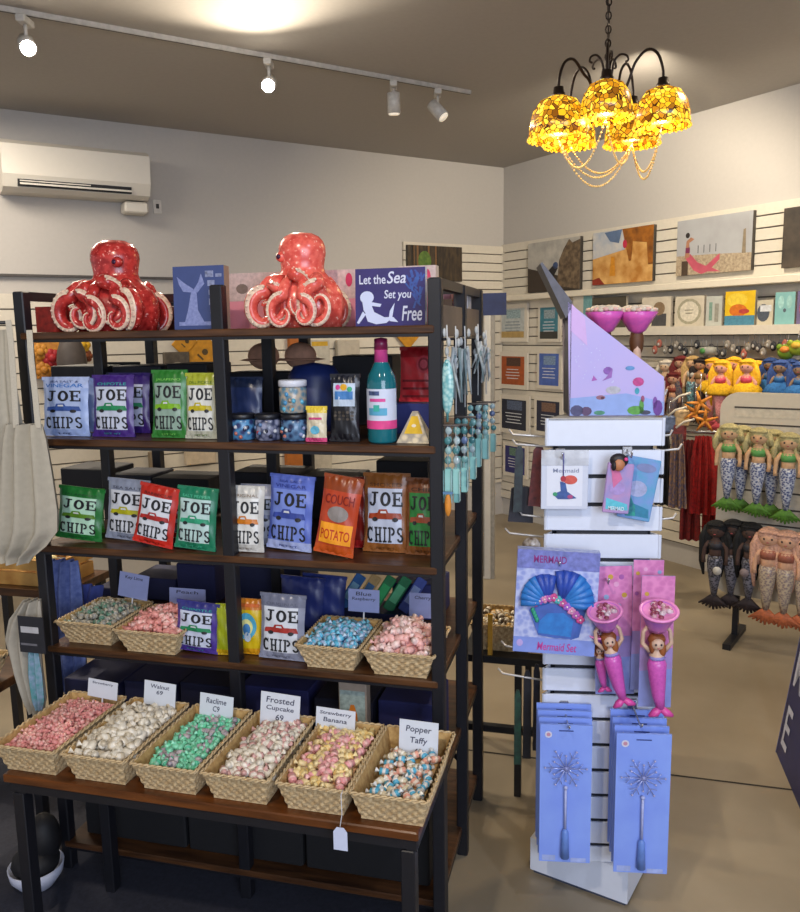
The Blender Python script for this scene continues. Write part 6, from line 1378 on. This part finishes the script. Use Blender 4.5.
# white wire rails and rows of small hanging trinkets
for i, v in enumerate((352, 420)):
    xa, z = RW.b(640, v, -.14); b = MB(); b.tube([(0, 0, 0), (3.2, 0, 0)], .006, C('c8c0b0'), 6)
    for k in range(12): b.tube([(.1+k*.27, 0, 0), (.1+k*.27, .12, 0)], .004, C('c8c0b0'), 5)
    tag(b.build('hanging_rail', loc=RW.at(1.55, -.14, (1.43, 1.10)[i]), yaw=RW.yaw), ['pale upper rail along the right wall carrying the dolls', 'pale lower rail along the right wall above the garments'][i], 'rail')
rr = random.Random(12); proto = {}
for k in range(26):
    u = 655+k*5.2+rr.uniform(-1, 1); v = 343+rr.uniform(-4, 6); x, z = RW.b(u, v, -.15); ci = rr.randrange(4)
    if ci not in proto:
        b = MB(); cc = ['1c1e26', '3c3a3c', 'a85c4c', '8c8478'][ci]; b.ell((0, 0, -.03), (.022, .012, .03), C(cc), 10, 6); b.ell((0, -.01, -.035), (.010, .006, .012), C('b8b4ac'), 8, 5); b.tube([(0, 0, 0), (0, 0, .05)], .002, C('8c8c8c'), 5)
        o = b.build('trinket', loc=RW.at(x, -.15, z), yaw=RW.yaw); proto[ci] = tag(o, ['black', 'dark grey', 'rust red', 'beige'][ci]+' trinket in the row hanging under the wall shelf', 'keyring', ['black', 'dark grey', 'rust red', 'beige'][ci]+' trinkets under the wall shelf')
    else: o = proto[ci].copy(); COL.objects.link(o); o.location = RW.at(x, -.15, z)
b = MB(); b.lathe([(0, 0), (.05, .005), (.055, .03), (.05, .05), (0, .055)], C('8c8c84'), 16); b.ell((0, -.055, .028), (.02, .01, .018), C('3c7c3c'), 8, 6)
x, z = RW.b(708, 352, -.2); tag(b.build('round_tin', loc=RW.at(x, -.2, z-.02), yaw=RW.yaw), 'round grey pouch with a green middle hanging above the yellow dolls', 'pouch')

# garment rack with red skirts
GX, GY = W0.z(690, 520, 0.55)
GR = Frame(GX, GY, -.35)
def garment(u0, u1, v0, v1, y, label, col, h2, n, seed, cat='clothing', name='hanging_skirt'):
    return cloth_bag(GR, [(v0, (u0+u1)/2-(u1-u0)*.3, (u0+u1)/2+(u1-u0)*.3), (v0+(v1-v0)*.3, u0+1, u1-1), (v0+(v1-v0)*.7, u0, u1), (v1, u0-1, u1+1)], y, name, label, col, n, .06, cat=cat, h2=h2, seed=seed)
garment(690, 717, 436, 514, .0, 'deep red long skirt hanging between the tower and the doll board', 'a81818', '701014', 4, 3)
garment(680, 700, 440, 540, .12, 'dark red garment hanging behind the red skirt', '801818', '54141a', 3, 4)
garment(702, 722, 450, 545, .15, 'crimson garment half hidden by the doll board', 'a01a1a', '641014', 3, 5)
garment(669, 686, 434, 508, -.05, 'dark blue patterned garment right beside the tower', '28345c', '8c6a44', 3, 6)
garment(655, 672, 430, 505, .1, 'black garment mostly hidden behind the tower', '17171e', '2c2c34', 3, 7)
x0, z0 = GR.b(655, 431, .05); x1, _ = GR.b(722, 431, .05)
gr = root('garment_rail', 'chrome garment rail with the red skirts, behind the tower', 'clothes rack', GR.at(x0, .05, 0), GR.yaw)
b = MB(); b.tube([(-.05, 0, z0), (x1-x0+.6, 0, z0)], .012, CHROME, 8); b.build('rail', gr)
for x in (-.05, x1-x0+.6): b = MB(); b.tube([(x, 0, z0), (x, 0, 0)], .012, CHROME, 8); b.tube([(x, -.2, .012), (x, .2, .012)], .012, CHROME, 8); b.build('upright', gr)
for i, (u, v) in enumerate(((695, 412), (705, 420), (700, 402))):
    x, z = GR.b(u, v, -.1); b = MB()
    for k in range(5): q = 2*PI*k/5+.3*i; b.tube([(0, 0, 0), (.035*math.cos(q), 0, .035*math.sin(q)), (.07*math.cos(q), 0, .07*math.sin(q))], [.012, .009, .004], C('d88c28', scale=60, h2='a05a14'), 7)
    b.tube([(0, 0, .02), (0, .01, .16)], .002, CHROME, 5); tag(b.build('orange_starfish', loc=GR.at(x, -.1-.04*i, z), yaw=GR.yaw), ['orange starfish ornament above the red skirt, left one', 'orange starfish ornament above the red skirt, lowest one', 'orange starfish ornament above the red skirt, highest one'][i], 'ornament')
for i, (u, v) in enumerate(((672, 402), (668, 416), (676, 428))):
    x, z = GR.b(u, v, -.12); b = MB(); b.tube([(0, 0, 0), (.04, 0, .035), (.09, 0, .05)], .006, C('c8c0b0'), 7); b.ell((.09, 0, .05), .008, C('c8c0b0'), 8, 6); tag(b.build('white_peg', loc=GR.at(x, -.12, z), yaw=GR.yaw), ['topmost pale rope-like hook right of the display box', 'middle pale hook right of the tower', 'lowest pale hook right of the tower'][i], 'hook')
for i, (u, v, c) in enumerate(((669, 424, '5c6c8c'), (682, 418, 'c8a878'), (679, 432, '7c2c2c'))):
    x, z = GR.b(u, v, .0); b = MB(); b.box(-.04, .04, 0, .03, -.05, .05, C(c, scale=50, var=.3), .01); b.tube([(0, .015, .05), (0, .015, .13)], .002, CHROME, 5); tag(b.build('small_purse', loc=GR.at(x, -.02, z), yaw=GR.yaw), ['bluish', 'tan', 'wine red'][i]+' small purse hanging above the patterned garment', 'purse')

# A-frame sign at the right edge
ax, ay = W0.z(776, 752, 0); bx_, by_ = W0.z(797, 802, 0)
yw = math.atan2(by_-ay, bx_-ax)
AF = Frame(ax, ay, yw)
af = root('sandwich_board', 'navy A-frame board with white capital letters cut off by the right photo edge', 'sign', (ax, ay, 0), yw)
ln = .62; hh = .80
b = MB(); 
nv = C('1c2258', rough=.5, scale=20, var=.12)
# the board leans back from its foot; its face looks towards the camera side
def face(x, z): return (x, z*.13, z)
for s in (0, 1):
    f2 = (lambda x, z: (x, z*.13, z)) if s == 0 else (lambda x, z: (x, .36-z*.13, z))
    V = [f2(x, z) for x, z in ((0, 0), (ln, 0), (ln, hh), (0, hh))]; V2 = [(p[0], p[1]+(.018 if s == 0 else -.018), p[2]) for p in V]
    b = MB(); b.add(V+V2, [(0, 1, 2, 3), (7, 6, 5, 4), (0, 4, 5, 1), (1, 5, 6, 2), (2, 6, 7, 3), (3, 7, 4, 0)], nv)
    if s == 0:
        f3 = lambda x, z: (x, z*.13-.002, z); W_ = C('b8bcd0')
        b.text('E', .04, .12, .06, .22, 0, W_, f3); b.text('M', .035, .15, .30, .46, 0, W_, f3); 
        b.add([f3(-.002, 0), f3(.006, 0), f3(.006, hh), f3(-.002, hh)], [(0, 1, 2, 3)], C('5c64a0'))
    b.build('panel', af)
b = MB(); b.cyl((0.02, .16, hh-.005), (ln-.02, .16, hh-.005), .012, STEEL); b.build('hinge', af)

# ------------------------------------------------------------------ goods on the back wall seen through the rack
def wall_item(u0, v0, u1, v1, name, label, cat, col, h2=None, th=.05, off=.03, art=None, rot=0):
    xa = BW.b(u0, (v0+v1)/2, -off-th)[0]; xb = BW.b(u1, (v0+v1)/2, -off-th)[0]; za = BW.b((u0+u1)/2, v1, -off-th)[1]; zb = BW.b((u0+u1)/2, v0, -off-th)[1]; w_, h_ = xb-xa, zb-za
    b = MB(); b.box(-w_/2, w_/2, -th, 0, -h_/2, h_/2, C(col, scale=30, h2=h2, var=.1), .004)
    if art: art(b, w_, h_, -th-.001)
    return tag(b.build(name, loc=BW.at((xa+xb)/2, -off, (za+zb)/2), rot=(0, rot, BW.yaw)), label, cat)
wall_item(33, 342, 80, 378, 'yellow_cloth_bag', 'golden yellow patterned bag on the back wall behind the vinegar crisps', 'bag', 'c8902c', 'a8682c')
for i, (u, v, r_, c) in enumerate(((52, 358, .055, 'a81c24'), (40, 352, .05, 'c8882c'), (82, 345, .05, 'd8a81c'), (44, 370, .05, 'b87820'), (86, 356, .04, '7c3c14'))):
    b = MB(); x, z = BW.b(u, v, -.14)
    for k in range(7): q = 2*PI*k/7; b.ell((r_*.6*math.cos(q), 0, r_*.6*math.sin(q)), (r_*.5, r_*.3, r_*.5), C(c, scale=60), 8, 6)
    b.ell((0, -.02, 0), (r_*.5, r_*.35, r_*.5), C(c), 8, 6); tag(b.build('cloth_flower', loc=BW.at(x, -.14, z), yaw=BW.yaw), ['crimson', 'ochre', 'bright yellow', 'mustard', 'brown'][i]+' cloth flower on the back wall seen under the red octopus', 'flower')
b = MB(); b.ell((0, 0, 0), (.09, .06, .17), C('4c4440', scale=30), 12, 8); b.ell((.05, 0, -.12), (.10, .06, .08), C('3c3c44'), 10, 6); x, z = BW.b(72, 362, -.3); tag(b.build('grey_plush', loc=BW.at(x, -.3, z), yaw=BW.yaw), 'grey plush animal behind the vinegar crisps', 'soft toy')
dia = lambda b, w, h, y: (b.disc(0, .02, w*.12, h*.1, y, C('4c3a14')), b.rect(-w*.15, w*.15, -h*.16, -h*.1, y, C('4c3a14')))
for i, (u0, v0, u1, v1) in enumerate(((176, 333, 194, 354), (190, 338, 216, 370), (398, 316, 420, 345))):
    wall_item(u0, v0, u1, v1, 'yellow_road_sign', ['small yellow diamond sign left of the pair behind the green crisps', 'larger yellow diamond sign with a dark symbol behind the pale crisp bag', 'yellow diamond sign behind the red pouch'][i], 'sign', 'c88c14', 'a87410', .01, .05, dia, rot=PI/4)
wall_item(165, 352, 190, 380, 'arched_clock', 'dark arched frame on the back wall behind the green crisps', 'picture', '3a332c', '5c5448', art=lambda b, w, h, y: b.disc(0, -.2*h, w*.35, h*.35, y, C('8c867a')))
wall_item(310, 340, 330, 370, 'wall_poster', 'pale poster with a yellow strip on the back wall behind the rack', 'poster', 'b8b4a8', art=lambda b, w, h, y: b.rect(-w*.4, w*.4, h*.3, h*.45, y, C('c8a020')))
wall_item(290, 336, 302, 356, 'orange_box', 'orange carton on the back wall behind the white-lidded jar', 'box', 'a85c14')
wall_item(338, 340, 360, 372, 'wall_poster', 'cream poster on the back wall left of the bottle neck', 'poster', 'b4ac9c', 'a49c90')
for i, (u0, v0, u1, v1, c) in enumerate(((150, 452, 160, 470, '8c7c64'), (186, 448, 216, 464, 'c8b8a0'), (287, 452, 306, 468, 'a8601c'), (314, 450, 332, 472, 'b8b0a0'), (228, 452, 234, 470, 'a8a8ac'), (396, 452, 412, 470, 'a8a094'))):
    wall_item(u0, v0, u1, v1, 'wall_carton', ['tan', 'cream', 'orange', 'pale grey', 'white', 'stone'][i]+' carton on the back wall seen just above the third shelf crisps', 'box', c)

# ------------------------------------------------------------------ the sweets: the 300 that show largest one by one, the rest as one
SWEETS.sort(key=lambda s: -s[0])
first = {}
for sz, k, mb, loc, rt, lb, gp in SWEETS[:300]:
    if k not in first: first[k] = tag(mb.build('wrapped_sweet', loc=loc, rot=rt), lb, 'sweet', gp)
    else: c = first[k].copy(); COL.objects.link(c); c.location = loc; c.rotation_euler = rt
g = MB()
for sz, k, mb, loc, rt, lb, gp in SWEETS[300:]:
    g.M = Matrix.Translation(loc) @ Euler(rt).to_matrix().to_4x4(); n = len(g.v)
    g.v += [tuple(g.M @ Vector(p)) for p in mb.v]; g.f += [tuple(i+n for i in f) for f in mb.f]; g.sm += mb.sm; g.m += [g.mi(mb.mats[i]) for i in mb.m]
if SWEETS[300:]: tag(g.build('small_sweets'), 'all the smaller and further wrapped sweets heaped in the woven baskets', 'sweets', None, 'stuff')
